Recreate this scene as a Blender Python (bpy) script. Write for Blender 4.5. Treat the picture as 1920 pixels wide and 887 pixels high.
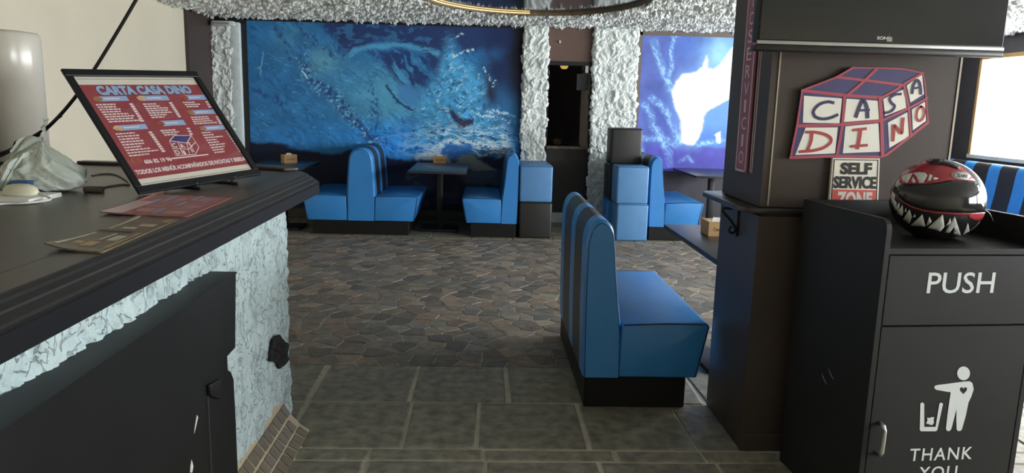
import bpy, bmesh, math, random
import numpy as np
from mathutils import Matrix, Vector

for o in list(bpy.data.objects):
    bpy.data.objects.remove(o)
random.seed(4)
RNG = np.random.default_rng(7)
scene = bpy.context.scene
COL = scene.collection
R = math.radians

# ------------------------------------------------------------------ camera
F_PX, CX, CY, CAM_H = 1400.0, 960.0, 443.5, 1.5
YAW, PITCH, ROLL = R(-2.27), R(10.03), R(1.5)
_f = np.array([-math.sin(YAW) * math.cos(PITCH), math.cos(YAW) * math.cos(PITCH), -math.sin(PITCH)])
_r = np.array([math.cos(YAW), math.sin(YAW), 0.0])
_u = np.cross(_r, _f)
CR = math.cos(ROLL) * _r + math.sin(ROLL) * _u
CU = -math.sin(ROLL) * _r + math.cos(ROLL) * _u
CC = np.array([0, 0, CAM_H])
cam = bpy.data.cameras.new('camera')
cam.sensor_width = 36
cam.lens = F_PX / 1920 * 36
cam.clip_start = 0.02
cam_o = bpy.data.objects.new('camera', cam)
cam_o.matrix_world = Matrix(((CR[0], CU[0], -_f[0], 0), (CR[1], CU[1], -_f[1], 0), (CR[2], CU[2], -_f[2], CAM_H), (0, 0, 0, 1)))
COL.objects.link(cam_o)
scene.camera = cam_o

# ------------------------------------------------------------------ world, daylight, exposure
SKY = 30.0
world = bpy.data.worlds.new('overcast_sky')
scene.world = world
world.use_nodes = True
bg = world.node_tree.nodes['Background']
bg.inputs['Color'].default_value = (0.93, 0.97, 1.0, 1)
bg.inputs['Strength'].default_value = SKY
scene.view_settings.view_transform = 'Standard'
scene.view_settings.look = 'None'
scene.view_settings.gamma = 1.0
scene.view_settings.exposure = 0.0
scene.view_settings.use_curve_mapping = False
scene.cycles.use_denoising = True
scene.cycles.max_bounces = 10
scene.cycles.diffuse_bounces = 6
scene.cycles.sample_clamp_indirect = 6.0

# window row of the right wall (x = WX), one of which is seen: the daylight comes in through these
WX, WL, YF, YB, CH = 6.1, -3.4, 9.62, -3.0, 2.48
RIGHT_WINDOWS = [(6.9, 9.24, 1.0), (4.1, 6.7, 1.0), (1.3, 3.9, 1.0), (-1.5, 1.1, 1.0)]
WZ0, WZ1 = 1.0, 2.24
def portal(name, loc, rot, sx, sy):
    l = bpy.data.lights.new(name, 'AREA')
    l.shape = 'RECTANGLE'; l.size = sx; l.size_y = sy
    l.cycles.is_portal = True
    o = bpy.data.objects.new(name, l)
    o.location = loc; o.rotation_euler = rot
    COL.objects.link(o)
for k, (a, b, c) in enumerate(RIGHT_WINDOWS):
    portal('window_daylight' if k == 0 else 'window_right_%d_offscreen' % k, (WX + 0.16, (a + b) / 2, (c + WZ1) / 2), (0, R(90), 0), WZ1 - c, b - a)

# ------------------------------------------------------------------ pixel -> place helpers
def ray(x, y):
    return _f + CR * ((x - CX) / F_PX) - CU * ((y - CY) / F_PX)
def at_z(x, y, h):
    d = ray(x, y); return CC + d * ((h - CAM_H) / d[2])
def at_y(x, y, Y):
    d = ray(x, y); return CC + d * (Y / d[1])
def at_x(x, y, X):
    d = ray(x, y); return CC + d * (X / d[0])
def at_plane(x, y, p0, n):
    d = ray(x, y); return CC + d * (np.dot(n, np.asarray(p0) - CC) / np.dot(n, d))
def proj(P):
    v = np.asarray(P) - CC
    zc = v @ _f
    return CX + F_PX * (v @ CR) / zc, CY - F_PX * (v @ CU) / zc

def lin(c):
    c = np.asarray(c, float) / 255.0
    return np.where(c <= 0.04045, c / 12.92, ((c + 0.055) / 1.055) ** 2.4)
def rgba(c):
    return (*[float(v) for v in lin(c)], 1.0)

# ------------------------------------------------------------------ noise in numpy
def hash2(i, j, s=0):
    n = (i.astype(np.int64) * 374761393 + j.astype(np.int64) * 668265263 + s * 1274126177) & 0x7fffffff
    n = ((n ^ (n >> 13)) * 1274126177) & 0x7fffffff
    n = ((n ^ (n >> 16)) * 2246822519) & 0x7fffffff
    return ((n ^ (n >> 15)) & 0xffffff) / float(0xffffff)
def vnoise(x, y, s=0):
    i = np.floor(x); j = np.floor(y); fx = x - i; fy = y - j
    fx = fx * fx * (3 - 2 * fx); fy = fy * fy * (3 - 2 * fy)
    a = hash2(i, j, s); b = hash2(i + 1, j, s); c = hash2(i, j + 1, s); d = hash2(i + 1, j + 1, s)
    return (a * (1 - fx) + b * fx) * (1 - fy) + (c * (1 - fx) + d * fx) * fy
def fbm(x, y, s=0, o=4, g=0.5):
    t = 0; amp = 1; tot = 0
    for k in range(o):
        t = t + amp * vnoise(x * 2 ** k, y * 2 ** k, s + k); tot += amp; amp *= g
    return t / tot
def ridged(x, y, s=0, o=4):
    t = 0; amp = 1; tot = 0
    for k in range(o):
        t = t + amp * (1 - np.abs(2 * vnoise(x * 2 ** k, y * 2 ** k, s + k) - 1)); tot += amp; amp *= 0.55
    return t / tot
def chips(x, y, s=0):
    """tilted facets, one per cell: the look of plaster or stone applied in chips; also distance to the cell edge"""
    i0 = np.floor(x); j0 = np.floor(y)
    best = np.full(x.shape, 9.0); sec = np.full(x.shape, 9.0); h = np.zeros(x.shape)
    for di in (-1, 0, 1):
        for dj in (-1, 0, 1):
            i = i0 + di; j = j0 + dj
            px = i + 0.1 + 0.8 * hash2(i, j, s); py = j + 0.1 + 0.8 * hash2(i, j, s + 1)
            dx = x - px; dy = y - py
            d = np.sqrt(dx * dx + dy * dy)
            hh = hash2(i, j, s + 2) + (hash2(i, j, s + 3) - 0.5) * 1.9 * dx + (hash2(i, j, s + 4) - 0.5) * 1.9 * dy
            m = d < best
            sec = np.where(m, best, np.minimum(sec, d))
            h = np.where(m, hh, h); best = np.where(m, d, best)
    return h, sec - best

# ------------------------------------------------------------------ materials
MATS = {}
def mat(name, col, rough=0.5, metal=0.0, var=0.0, scale=8.0, bump=0.0, bscale=60.0, spec=0.5, emit=None, estr=0.0, col2=None, stretch=None, coat=0.0):
    if name in MATS: return MATS[name]
    m = bpy.data.materials.new(name); m.use_nodes = True
    nt = m.node_tree; b = nt.nodes['Principled BSDF']
    b.inputs['Roughness'].default_value = rough
    b.inputs['Metallic'].default_value = metal
    b.inputs['Specular IOR Level'].default_value = spec
    b.inputs['Coat Weight'].default_value = coat
    base = rgba(col)
    tc = nt.nodes.new('ShaderNodeTexCoord')
    mp = nt.nodes.new('ShaderNodeMapping')
    nt.links.new(tc.outputs['Object'], mp.inputs['Vector'])
    if stretch: mp.inputs['Scale'].default_value = stretch
    n = nt.nodes.new('ShaderNodeTexNoise'); n.inputs['Scale'].default_value = scale; n.inputs['Detail'].default_value = 5
    nt.links.new(mp.outputs['Vector'], n.inputs['Vector'])
    rp = nt.nodes.new('ShaderNodeValToRGB')
    c2 = rgba(col2) if col2 else tuple(min(1, v * (1 + var)) for v in base[:3]) + (1,)
    c1 = base if col2 else tuple(v * (1 - var) for v in base[:3]) + (1,)
    rp.color_ramp.elements[0].position = 0.3; rp.color_ramp.elements[1].position = 0.7
    rp.color_ramp.elements[0].color = c1; rp.color_ramp.elements[1].color = c2
    nt.links.new(n.outputs['Fac'], rp.inputs['Fac'])
    nt.links.new(rp.outputs['Color'], b.inputs['Base Color'])
    if bump:
        n2 = nt.nodes.new('ShaderNodeTexNoise'); n2.inputs['Scale'].default_value = bscale; n2.inputs['Detail'].default_value = 4
        nt.links.new(mp.outputs['Vector'], n2.inputs['Vector'])
        bp = nt.nodes.new('ShaderNodeBump'); bp.inputs['Strength'].default_value = bump; bp.inputs['Distance'].default_value = 0.01
        nt.links.new(n2.outputs['Fac'], bp.inputs['Height']); nt.links.new(bp.outputs['Normal'], b.inputs['Normal'])
    if emit:
        b.inputs['Emission Color'].default_value = rgba(emit); b.inputs['Emission Strength'].default_value = estr
    MATS[name] = m
    return m
def mat_attr(name, rough=0.5, bump=0.0, bscale=40.0, spec=0.5, gain=1.0, var=0.0, scale=20):
    """colour printed / laid piece by piece: read from the mesh's own colour attribute"""
    if name in MATS: return MATS[name]
    m = mat(name, (128, 128, 128), rough, 0, var, scale, bump, bscale, spec)
    nt = m.node_tree; b = nt.nodes['Principled BSDF']
    a = nt.nodes.new('ShaderNodeAttribute'); a.attribute_name = 'colour'
    rp = [n for n in nt.nodes if n.type == 'VALTORGB'][0]
    rp.color_ramp.elements[0].color = (gain * (1 - var),) * 3 + (1,); rp.color_ramp.elements[1].color = (gain * (1 + var),) * 3 + (1,)
    mx = nt.nodes.new('ShaderNodeMix'); mx.data_type = 'RGBA'; mx.blend_type = 'MULTIPLY'; mx.inputs['Factor'].default_value = 1
    nt.links.new(a.outputs['Color'], mx.inputs[6]); nt.links.new(rp.outputs['Color'], mx.inputs[7])
    nt.links.new(mx.outputs[2], b.inputs['Base Color'])
    return m
def mat_glass(name, tint=(255, 255, 255), refl=0.08, rough=0.02):
    if name in MATS: return MATS[name]
    m = bpy.data.materials.new(name); m.use_nodes = True
    nt = m.node_tree; nt.nodes.clear()
    out = nt.nodes.new('ShaderNodeOutputMaterial'); mix = nt.nodes.new('ShaderNodeMixShader')
    tr = nt.nodes.new('ShaderNodeBsdfTransparent'); gl = nt.nodes.new('ShaderNodeBsdfGlossy')
    tr.inputs['Color'].default_value = rgba(tint); gl.inputs['Roughness'].default_value = rough
    lw = nt.nodes.new('ShaderNodeLayerWeight'); pw = nt.nodes.new('ShaderNodeMath'); pw.operation = 'POWER'; pw.inputs[1].default_value = 5
    ma = nt.nodes.new('ShaderNodeMath'); ma.operation = 'MULTIPLY_ADD'; ma.inputs[1].default_value = 0.35; ma.inputs[2].default_value = refl * 0.5
    lw.inputs['Blend'].default_value = 0.5
    nt.links.new(lw.outputs['Facing'], pw.inputs[0]); nt.links.new(pw.outputs[0], ma.inputs[0]); nt.links.new(ma.outputs[0], mix.inputs['Fac'])
    nt.links.new(tr.outputs[0], mix.inputs[1]); nt.links.new(gl.outputs[0], mix.inputs[2]); nt.links.new(mix.outputs[0], out.inputs['Surface'])
    MATS[name] = m
    return m

BLUE = (62, 132, 200)
M_blue = mat('blue_leatherette', (50, 128, 196), 0.38, spec=0.5, var=0.06, bump=0.08, bscale=180, col2=(55, 133, 202))
M_black = mat('black_leatherette', (38, 36, 36), 0.45, var=0.1, bump=0.08, bscale=180)
M_pale = mat('pale_blue_leatherette', (84, 134, 182), 0.5, var=0.05, bump=0.06, bscale=160)
M_plinth = mat('black_plinth', (20, 19, 19), 0.6, spec=0.25, var=0.1)
M_seam = mat('seam_thread', (22, 58, 100), 0.6)
M_tablet = mat('charcoal_tabletop', (40, 43, 48), 0.33, var=0.12, bump=0.05)
M_metal = mat('black_metal', (24, 24, 26), 0.45, metal=0.3, var=0.1)
M_wood = mat('pale_box_wood', (186, 148, 98), 0.6, var=0.14, scale=6, stretch=(1, 1, 14))
M_ink = mat('dark_ink', (60, 42, 28), 0.7)
M_white = mat('white_plastic', (214, 214, 206), 0.4, var=0.03)
M_brown = mat('dark_brown_laminate', (66, 56, 50), 0.45, spec=0.4, var=0.12, scale=3, bump=0.03)
M_navy = M_brown
M_binblk = mat('charcoal_bin_laminate', (32, 32, 32), 0.5, spec=0.28, var=0.08, scale=4, bump=0.03, bscale=200)
M_binside = M_binblk
M_print = mat('pale_grey_print', (205, 210, 210), 0.5)
M_steel = mat('brushed_steel', (190, 190, 188), 0.3, metal=0.9, var=0.06)
M_counter = mat('dark_wood_counter', (60, 54, 47), 0.34, spec=0.4, var=0.22, scale=4, stretch=(6, 1, 1), bump=0.05)
M_fascia = mat('black_counter_edge', (22, 22, 25), 0.5, spec=0.22, var=0.12, scale=4)
M_mould = mat('grey_black_moulding', (38, 37, 37), 0.45, spec=0.35, var=0.1, scale=4)
M_cab = mat('black_cabinet', (20, 20, 20), 0.5, spec=0.3, var=0.15, scale=5)
M_ledge = mat('dark_ledge', (46, 41, 39), 0.32, var=0.1)

# ------------------------------------------------------------------ mesh helpers
def mesh(name, v, f, smooth=False, cols=None):
    me = bpy.data.meshes.new(name)
    me.from_pydata([tuple(map(float, p)) for p in v], [], [tuple(map(int, q)) for q in f])
    if smooth:
        me.polygons.foreach_set('use_smooth', [True] * len(me.polygons))
    if cols is not None:
        a = me.color_attributes.new('colour', 'FLOAT_COLOR', 'POINT')
        c = np.ones((len(v), 4), np.float32); c[:, :3] = cols
        a.data.foreach_set('color', c.ravel())
    me.update()
    return me
def obj(name, me, m, parent=None, world_of=None):
    o = bpy.data.objects.new(name, me)
    COL.objects.link(o)
    if m is not None and me is not None and len(me.materials) == 0: me.materials.append(m)
    if parent is not None:
        o.parent = parent
        if world_of is not False:
            o.matrix_parent_inverse = parent.matrix_basis.inverted() if parent.parent is None else (parent.parent.matrix_basis @ parent.matrix_parent_inverse @ parent.matrix_basis).inverted()
    return o
def tag(o, label, cat, group=None):
    o['label'] = label; o['category'] = cat
    if group: o['group'] = group
    return o
def thing(name, label, cat, loc=(0, 0, 0), rz=0.0, group=None):
    o = bpy.data.objects.new(name, None)
    o.empty_display_size = 0.1
    o.location = loc; o.rotation_euler = (0, 0, rz)
    o.matrix_basis = Matrix.Translation(Vector(loc)) @ Matrix.Rotation(rz, 4, 'Z')
    COL.objects.link(o)
    return tag(o, label, cat, group)
def struct(o):
    o['kind'] = 'structure'; return o
class MB:
    """collects vertices and faces of ONE part"""
    def __init__(s): s.v = []; s.f = []
    def add(s, v, f):
        n = len(s.v); s.v += [tuple(p) for p in v]; s.f += [tuple(i + n for i in q) for q in f]; return s
    def box(s, x0, x1, y0, y1, z0, z1):
        v = [(x, y, z) for z in (z0, z1) for y in (y0, y1) for x in (x0, x1)]
        return s.add(v, [(0, 2, 3, 1), (4, 5, 7, 6), (0, 1, 5, 4), (2, 6, 7, 3), (0, 4, 6, 2), (1, 3, 7, 5)])
    def prism(s, pts, off):
        pts = [np.asarray(p, float) for p in pts]; off = np.asarray(off, float); n = len(pts)
        v = pts + [p + off for p in pts]
        f = [tuple(range(n - 1, -1, -1)), tuple(range(n, 2 * n))] + [(i, (i + 1) % n, n + (i + 1) % n, n + i) for i in range(n)]
        return s.add(v, f)
    def tube(s, path, r, seg=8):
        path = [np.asarray(p, float) for p in path]; rings = []
        for i, p in enumerate(path):
            t = path[min(i + 1, len(path) - 1)] - path[max(i - 1, 0)]
            t /= np.linalg.norm(t) + 1e-9
            a = np.array([0, 0, 1.0]) if abs(t[2]) < 0.9 else np.array([1.0, 0, 0])
            n1 = np.cross(t, a); n1 /= np.linalg.norm(n1); n2 = np.cross(t, n1)
            rr = r[i] if hasattr(r, '__len__') else r
            rings.append([p + rr * (math.cos(q) * n1 + math.sin(q) * n2) for q in np.linspace(0, 2 * math.pi, seg, endpoint=False)])
        v = [q for g in rings for q in g]; f = []
        for i in range(len(path) - 1):
            for k in range(seg):
                f.append((i * seg + k, i * seg + (k + 1) % seg, (i + 1) * seg + (k + 1) % seg, (i + 1) * seg + k))
        f.append(tuple(range(seg - 1, -1, -1))); f.append(tuple(range((len(path) - 1) * seg, len(path) * seg)))
        return s.add(v, f)
    def lathe(s, prof, c=(0, 0), seg=32):
        v = []; f = []
        for r_, z in prof:
            v += [(c[0] + r_ * math.cos(a), c[1] + r_ * math.sin(a), z) for a in np.linspace(0, 2 * math.pi, seg, endpoint=False)]
        for i in range(len(prof) - 1):
            for k in range(seg):
                f.append((i * seg + k, i * seg + (k + 1) % seg, (i + 1) * seg + (k + 1) % seg, (i + 1) * seg + k))
        f.append(tuple(range(seg - 1, -1, -1))); f.append(tuple(range((len(prof) - 1) * seg, len(prof) * seg)))
        return s.add(v, f)
    def me(s, name, smooth=False, bevel=0.0, bseg=2):
        m = mesh(name, s.v, s.f, smooth)
        bm = bmesh.new(); bm.from_mesh(m)
        bmesh.ops.recalc_face_normals(bm, faces=bm.faces)
        if bevel:
            es = [e for e in bm.edges if len(e.link_faces) == 2 and e.calc_face_angle(0) > 0.5]
            bmesh.ops.bevel(bm, geom=es, offset=bevel, segments=bseg, affect='EDGES', profile=0.5, clamp_overlap=True)
            for fc in bm.faces: fc.smooth = bseg > 1
        bm.to_mesh(m); bm.free()
        if bevel and bseg > 1:
            smooth_by_angle(m)
        return m
    def build(s, name, m, parent=None, smooth=False, bevel=0.0, bseg=2, local=False):
        return obj(name, s.me(name, smooth, bevel, bseg), m, parent, False if local else None)
def smooth_by_angle(me, ang=0.6):
    bm = bmesh.new(); bm.from_mesh(me)
    for e in bm.edges:
        e.smooth = not (len(e.link_faces) == 2 and e.calc_face_angle(0) > ang)
    for f in bm.faces: f.smooth = True
    bm.to_mesh(me); bm.free()
def grid_faces(nu, nv):
    i = np.arange(nu - 1)[:, None]; j = np.arange(nv - 1)[None, :]
    a = (i * nv + j).ravel()
    return np.stack([a, a + nv, a + nv + 1, a + 1], 1)
def fast_mesh(name, v, f, smooth=True, cols=None):
    me = bpy.data.meshes.new(name)
    v = np.asarray(v, np.float32); f = np.asarray(f, np.int32)
    me.vertices.add(len(v)); me.vertices.foreach_set('co', v.ravel())
    me.loops.add(f.size); me.loops.foreach_set('vertex_index', f.ravel())
    me.polygons.add(len(f)); me.polygons.foreach_set('loop_start', np.arange(0, f.size, f.shape[1], dtype=np.int32))
    me.polygons.foreach_set('use_smooth', np.full(len(f), smooth))
    if cols is not None:
        a = me.color_attributes.new('colour', 'FLOAT_COLOR', 'POINT')
        c = np.ones((len(v), 4), np.float32); c[:, :3] = cols
        a.data.foreach_set('color', c.ravel())
    me.update(calc_edges=True); me.validate()
    return me
_txt = {}
def text_flat(s, bold=0.0, shear=0.0, sp=1.0):
    k = (s, bold, shear, sp)
    if k in _txt: return _txt[k]
    cu = bpy.data.curves.new('text', 'FONT'); cu.body = s; cu.offset = bold; cu.shear = shear; cu.space_character = sp; cu.resolution_u = 3
    o = bpy.data.objects.new('text', cu); COL.objects.link(o)
    dg = bpy.context.evaluated_depsgraph_get()
    m = bpy.data.meshes.new_from_object(o.evaluated_get(dg))
    v = np.array([p.co[:2] for p in m.vertices]); f = [tuple(p.vertices) for p in m.polygons]
    bpy.data.objects.remove(o); bpy.data.curves.remove(cu); bpy.data.meshes.remove(m)
    lo = v.min(0); hi = v.max(0)
    _txt[k] = ((v - lo) / (hi - lo), f)
    return _txt[k]
def bil(q, uv):
    """q: 4 corners TL, TR, BR, BL; uv with v up"""
    TL, TR, BR, BL = [np.asarray(p, float) for p in q]
    u = uv[:, :1]; w = uv[:, 1:2]
    return (BL * (1 - u) + BR * u) * (1 - w) + (TL * (1 - u) + TR * u) * w
def text_on(name, s, quad, off, m, parent, bold=0.0, shear=0.0, sp=1.0):
    uv, f = text_flat(s, bold, shear, sp)
    v = bil(quad, uv) + np.asarray(off)
    return obj(name, mesh(name, v, f), m, parent)
def ribbon(pts, w, off, closed=False):
    """a flat painted stroke of width w through 3D points lying in a plane with normal off"""
    P = [np.asarray(p, float) for p in pts]; n = np.asarray(off, float); nn = n / np.linalg.norm(n)
    out = MB(); L = len(P); rows = []
    for i in range(L):
        t = P[(i + 1) % L if closed else min(i + 1, L - 1)] - P[(i - 1) % L if closed else max(i - 1, 0)]
        t /= np.linalg.norm(t) + 1e-9
        sd = np.cross(nn, t) * w / 2
        e = 0
        if not closed and i == 0: e = -t * w * 0.4
        if not closed and i == L - 1: e = t * w * 0.4
        rows.append((P[i] + sd + n + e, P[i] - sd + n + e))
    v = [q for r_ in rows for q in r_]
    f = [(2 * i, 2 * i + 1, 2 * ((i + 1) % L) + 1, 2 * ((i + 1) % L)) for i in range(L if closed else L - 1)]
    return out.add(v, f)
def curve_pts(ctrl, n=6):
    """Catmull-Rom through control points"""
    C = [np.asarray(c, float) for c in ctrl]; C = [2 * C[0] - C[1]] + C + [2 * C[-1] - C[-2]]; out = []
    for i in range(1, len(C) - 2):
        for t in np.linspace(0, 1, n, endpoint=False):
            p0, p1, p2, p3 = C[i - 1], C[i], C[i + 1], C[i + 2]
            out.append(0.5 * (2 * p1 + (p2 - p0) * t + (2 * p0 - 5 * p1 + 4 * p2 - p3) * t * t + (3 * p1 - p0 - 3 * p2 + p3) * t ** 3))
    out.append(C[-2]); return out

# ================================================================== THE ROOM
M_wall = mat('dark_wall_paint', (62, 58, 60), 0.6, var=0.08)
M_beige = mat('cream_wall_paint', (216, 206, 184), 0.6, var=0.03, scale=2)
M_stone = mat('pale_stone_plaster', (214, 220, 216), 0.85, var=0.0, col2=(226, 230, 226), scale=30, bump=0.3, bscale=90)
M_stone2 = mat('pale_blue_rough_plaster', (200, 214, 216), 0.85, col2=(222, 232, 232), scale=14, bump=0.5, bscale=70)
def add_pits(m, scale, width, dist):
    nt = m.node_tree; b = nt.nodes['Principled BSDF']
    tc = nt.nodes.new('ShaderNodeTexCoord'); n = nt.nodes.new('ShaderNodeTexNoise'); n.inputs['Scale'].default_value = scale; n.inputs['Detail'].default_value = 7; n.inputs['Distortion'].default_value = 1.2
    mp = nt.nodes.new('ShaderNodeMapping'); mp.inputs['Scale'].default_value = (1, 1, 0.6)
    nt.links.new(tc.outputs['Object'], mp.inputs['Vector']); nt.links.new(mp.outputs['Vector'], n.inputs['Vector'])
    s1 = nt.nodes.new('ShaderNodeMath'); s1.operation = 'SUBTRACT'; s1.inputs[1].default_value = 0.5
    s2 = nt.nodes.new('ShaderNodeMath'); s2.operation = 'ABSOLUTE'
    mr = nt.nodes.new('ShaderNodeMapRange'); mr.inputs['From Min'].default_value = 0.0; mr.inputs['From Max'].default_value = width
    bp = nt.nodes.new('ShaderNodeBump'); bp.inputs['Strength'].default_value = 1.0; bp.inputs['Distance'].default_value = dist
    nt.links.new(n.outputs['Fac'], s1.inputs[0]); nt.links.new(s1.outputs[0], s2.inputs[0]); nt.links.new(s2.outputs[0], mr.inputs['Value'])
    nt.links.new(mr.outputs[0], bp.inputs['Height'])
    old = b.inputs['Normal'].links[0].from_socket
    nt.links.new(old, bp.inputs['Normal']); nt.links.new(bp.outputs['Normal'], b.inputs['Normal'])
M_base_pl = mat('counter_base_plaster', (172, 190, 192), 0.85, col2=(194, 210, 210), scale=10, bump=0.6, bscale=60)
add_pits(M_base_pl, 15, 0.022, 0.004)
M_ceil = mat('grey_white_rough_plaster', (196, 200, 198), 0.9, col2=(228, 230, 226), scale=25, bump=0.3, bscale=120)

# --- floor: base slab carrying tiles and stones
M_grout = mat('pale_grout', (176, 168, 148), 0.8, var=0.2, scale=9, bump=0.3, bscale=50)
floor = struct(MB().box(WL - 0.2, WX + 0.2, YB - 0.2, YF + 1.2, -0.2, -0.006).build('floor', M_grout))
M_tile = mat('slate_grey_floor_tile', (98, 93, 80), 0.5, col2=(148, 141, 122), scale=16, bump=0.35, bscale=22, spec=0.4)
CARP_Y0, CARP_Y1 = 4.14, 8.27
def tile(x0, x1, y0, y1, jit=0.008):
    g = 0.008
    c = [(x0 + g, y0 + g), (x1 - g, y0 + g), (x1 - g, y1 - g), (x0 + g, y1 - g)]
    c = [(x + random.uniform(-jit, jit), y + random.uniform(-jit, jit) * 0.5) for x, y in c]
    e = 0.006
    cxm = sum(p[0] for p in c) / 4; cym = sum(p[1] for p in c) / 4
    top = [(x + e * (1 if x < cxm else -1), y + e * (1 if y < cym else -1)) for x, y in c]
    zt = random.uniform(-0.0012, 0.0)
    v = [(x, y, -0.006) for x, y in c] + [(x, y, zt) for x, y in top]
    f = [(4, 5, 6, 7)] + [(i, (i + 1) % 4, 4 + (i + 1) % 4, 4 + i) for i in range(4)]
    obj('floor_tile', mesh('floor_tile', v, f), M_tile, floor)
rows = [(3.61, 4.14, [-0.87, -0.36, 0.147, 0.66, 1.17]), (3.085, 3.61, [-0.86, -0.34, -0.01, 0.49, 0.98, 1.52]),
        (2.975, 3.085, [-0.47, 0.024, 0.6, 0.985, 1.5]), (2.46, 2.975, [-0.47, 0.03, 0.52, 1.02, 1.56]),
        (1.95, 2.46, [-0.6, -0.1, 0.4, 0.9, 1.4]), (1.44, 1.95, [-0.4, 0.1, 0.62, 1.1, 1.6]),
        (0.93, 1.44, [-0.65, -0.15, 0.35, 0.85, 1.35]), (0.42, 0.93, [-0.4, 0.1, 0.6, 1.1, 1.6]), (-0.1, 0.42, [-0.6, -0.1, 0.4, 0.9, 1.4])]
for y0, y1, js in rows:
    js = list(js)
    while js[0] > -1.4: js.insert(0, js[0] - 0.51)
    while js[-1] < 4.4: js.append(js[-1] + 0.51)
    for a, b in zip(js, js[1:]): tile(a, b, y0, y1)
for y0, y1, o_ in ((8.27, 8.72, 0.0), (8.72, 9.17, 0.22), (9.17, 9.6, 0.05)):
    x = -3.35 + o_
    while x < 5.8:
        tile(x, x + 0.46, y0, y1); x += 0.46
for iy in range(int((8.27 - 4.14) / 0.5165)):          # tiled strip to the right of the stone field
    for ix in range(5): tile(3.45 + ix * 0.51, 3.96 + ix * 0.51, 4.14 + iy * 0.5165, 4.6565 + iy * 0.5165)

# --- the crazy-paved field: every stone its own polygon
def voronoi(x0, x1, y0, y1, s):
    nx = int((x1 - x0) / s) + 1; ny = int((y1 - y0) / (s * 0.86)) + 1
    P = {}
    for i in range(-2, nx + 2):
        for j in range(-2, ny + 2):
            P[i, j] = np.array([x0 + (i + 0.5 * (j % 2) + random.uniform(-0.42, 0.42)) * s, y0 + (j + random.uniform(-0.42, 0.42)) * s * 0.86])
    cells = []
    for (i, j), p in P.items():
        if i < 0 or j < -1 or i > nx or j > ny: continue
        poly = [np.array(q) for q in ((x0, y0), (x1, y0), (x1, y1), (x0, y1))]
        for di in range(-3, 4):
            for dj in range(-3, 4):
                q = P.get((i + di, j + dj))
                if q is None or (di == 0 and dj == 0): continue
                m_ = (p + q) / 2; n = q - p; L = np.linalg.norm(n)
                n = n / L; gap = 0.0022; d0 = n @ m_ - gap; new = []
                for k in range(len(poly)):
                    a = poly[k]; b = poly[(k + 1) % len(poly)]; da = n @ a - d0; db = n @ b - d0
                    if da <= 0: new.append(a)
                    if da * db < 0: new.append(a + (b - a) * da / (da - db))
                poly = new
                if len(poly) < 3: break
            if len(poly) < 3: break
        if len(poly) >= 3: cells.append((p, poly))
    return cells
STONE_COLS = [(92, 84, 74), (78, 74, 70), (104, 94, 82), (68, 66, 64), (96, 80, 68), (84, 86, 86), (110, 100, 86), (74, 68, 60), (100, 84, 70), (88, 88, 80), (60, 60, 60)]
M_cobble = mat_attr('crazy_paving_stone', 0.6, bump=0.4, bscale=35, var=0.25, scale=16, gain=1.9, spec=0.35)
cells = voronoi(-3.0, 3.44, CARP_Y0, CARP_Y1, 0.145)
def stone_geo(poly):
    c = sum(poly) / len(poly); n = len(poly)
    zt = random.uniform(-0.0035, -0.0005); tx = random.uniform(-0.008, 0.008); ty = random.uniform(-0.008, 0.008)
    v = [(p[0], p[1], -0.006) for p in poly]
    for p in poly:
        q = p + (c - p) * 0.05; v.append((q[0], q[1], zt + tx * (q[0] - c[0]) + ty * (q[1] - c[1])))
    f = [tuple(range(n, 2 * n))] + [(i, (i + 1) % n, n + (i + 1) % n, n + i) for i in range(n)]
    return v, f
def vis_rank(p):
    x, y = p
    px, py = proj((x, y, 0))
    hid = not (545 < px < 1340 and py < 700)
    return (hid, y)
cells.sort(key=lambda c: vis_rank(c[0]))
rest_v, rest_f, rest_c = [], [], []
for k, (p, poly) in enumerate(cells):
    v, f = stone_geo(poly)
    col = (0.5 * lin(STONE_COLS[random.randrange(len(STONE_COLS))]) + 0.5 * lin((90, 84, 74))) * random.uniform(0.68, 1.22)
    if k < 300:
        obj('paving_stone', mesh('paving_stone', v, f, cols=np.tile(col, (len(v), 1))), M_cobble, floor)
    else:
        n = len(rest_v); rest_v += v; rest_f += [tuple(i + n for i in q) for q in f]; rest_c += [col] * len(v)
o = obj('paving_stones', mesh('paving_stones', rest_v, rest_f, cols=np.array(rest_c)), M_cobble, floor)
o['kind'] = 'stuff'

# --- walls
DX0, DX1 = 0.775, 1.345          # glazed door in the far wall
far = MB().box(WL - 0.2, DX0, YF, YF + 0.2, -0.1, CH + 0.4).box(DX1, WX + 0.2, YF, YF + 0.2, -0.1, CH + 0.4).box(DX0, DX1, YF, YF + 0.2, 2.06, CH + 0.4)
struct(far.build('wall_back', M_wall))
struct(MB().box(DX0 - 0.1, DX1 + 0.1, YF + 1.1, YF + 1.2, -0.1, 2.6).box(DX0 - 0.2, DX0 - 0.1, YF + 0.2, YF + 1.2, -0.1, 2.6).box(DX1 + 0.1, DX1 + 0.2, YF + 0.2, YF + 1.2, -0.1, 2.6).box(DX0 - 0.2, DX1 + 0.2, YF + 0.2, YF + 1.2, 2.3, 2.4).build('wall_vestibule', mat('vestibule_black', (22, 21, 21), 0.8, spec=0.1)))
struct(MB().box(WL - 0.2, WL, YB - 0.2, YF + 0.2, -0.1, CH + 0.4).build('wall_left', M_beige))
rw = MB().box(WX, WX + 0.25, YB - 0.2, YF + 0.2, WZ1, CH + 0.4)
ys = [YB - 0.2] + [y for a, b, c in sorted(RIGHT_WINDOWS) for y in (a, b)] + [YF + 0.2]
for a, b in zip(ys[::2], ys[1::2]): rw.box(WX, WX + 0.25, a, b, -0.1, WZ1)
for a, b, c in RIGHT_WINDOWS: rw.box(WX, WX + 0.25, a, b, -0.1, c)
struct(rw.build('wall_right', M_wall))
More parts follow.
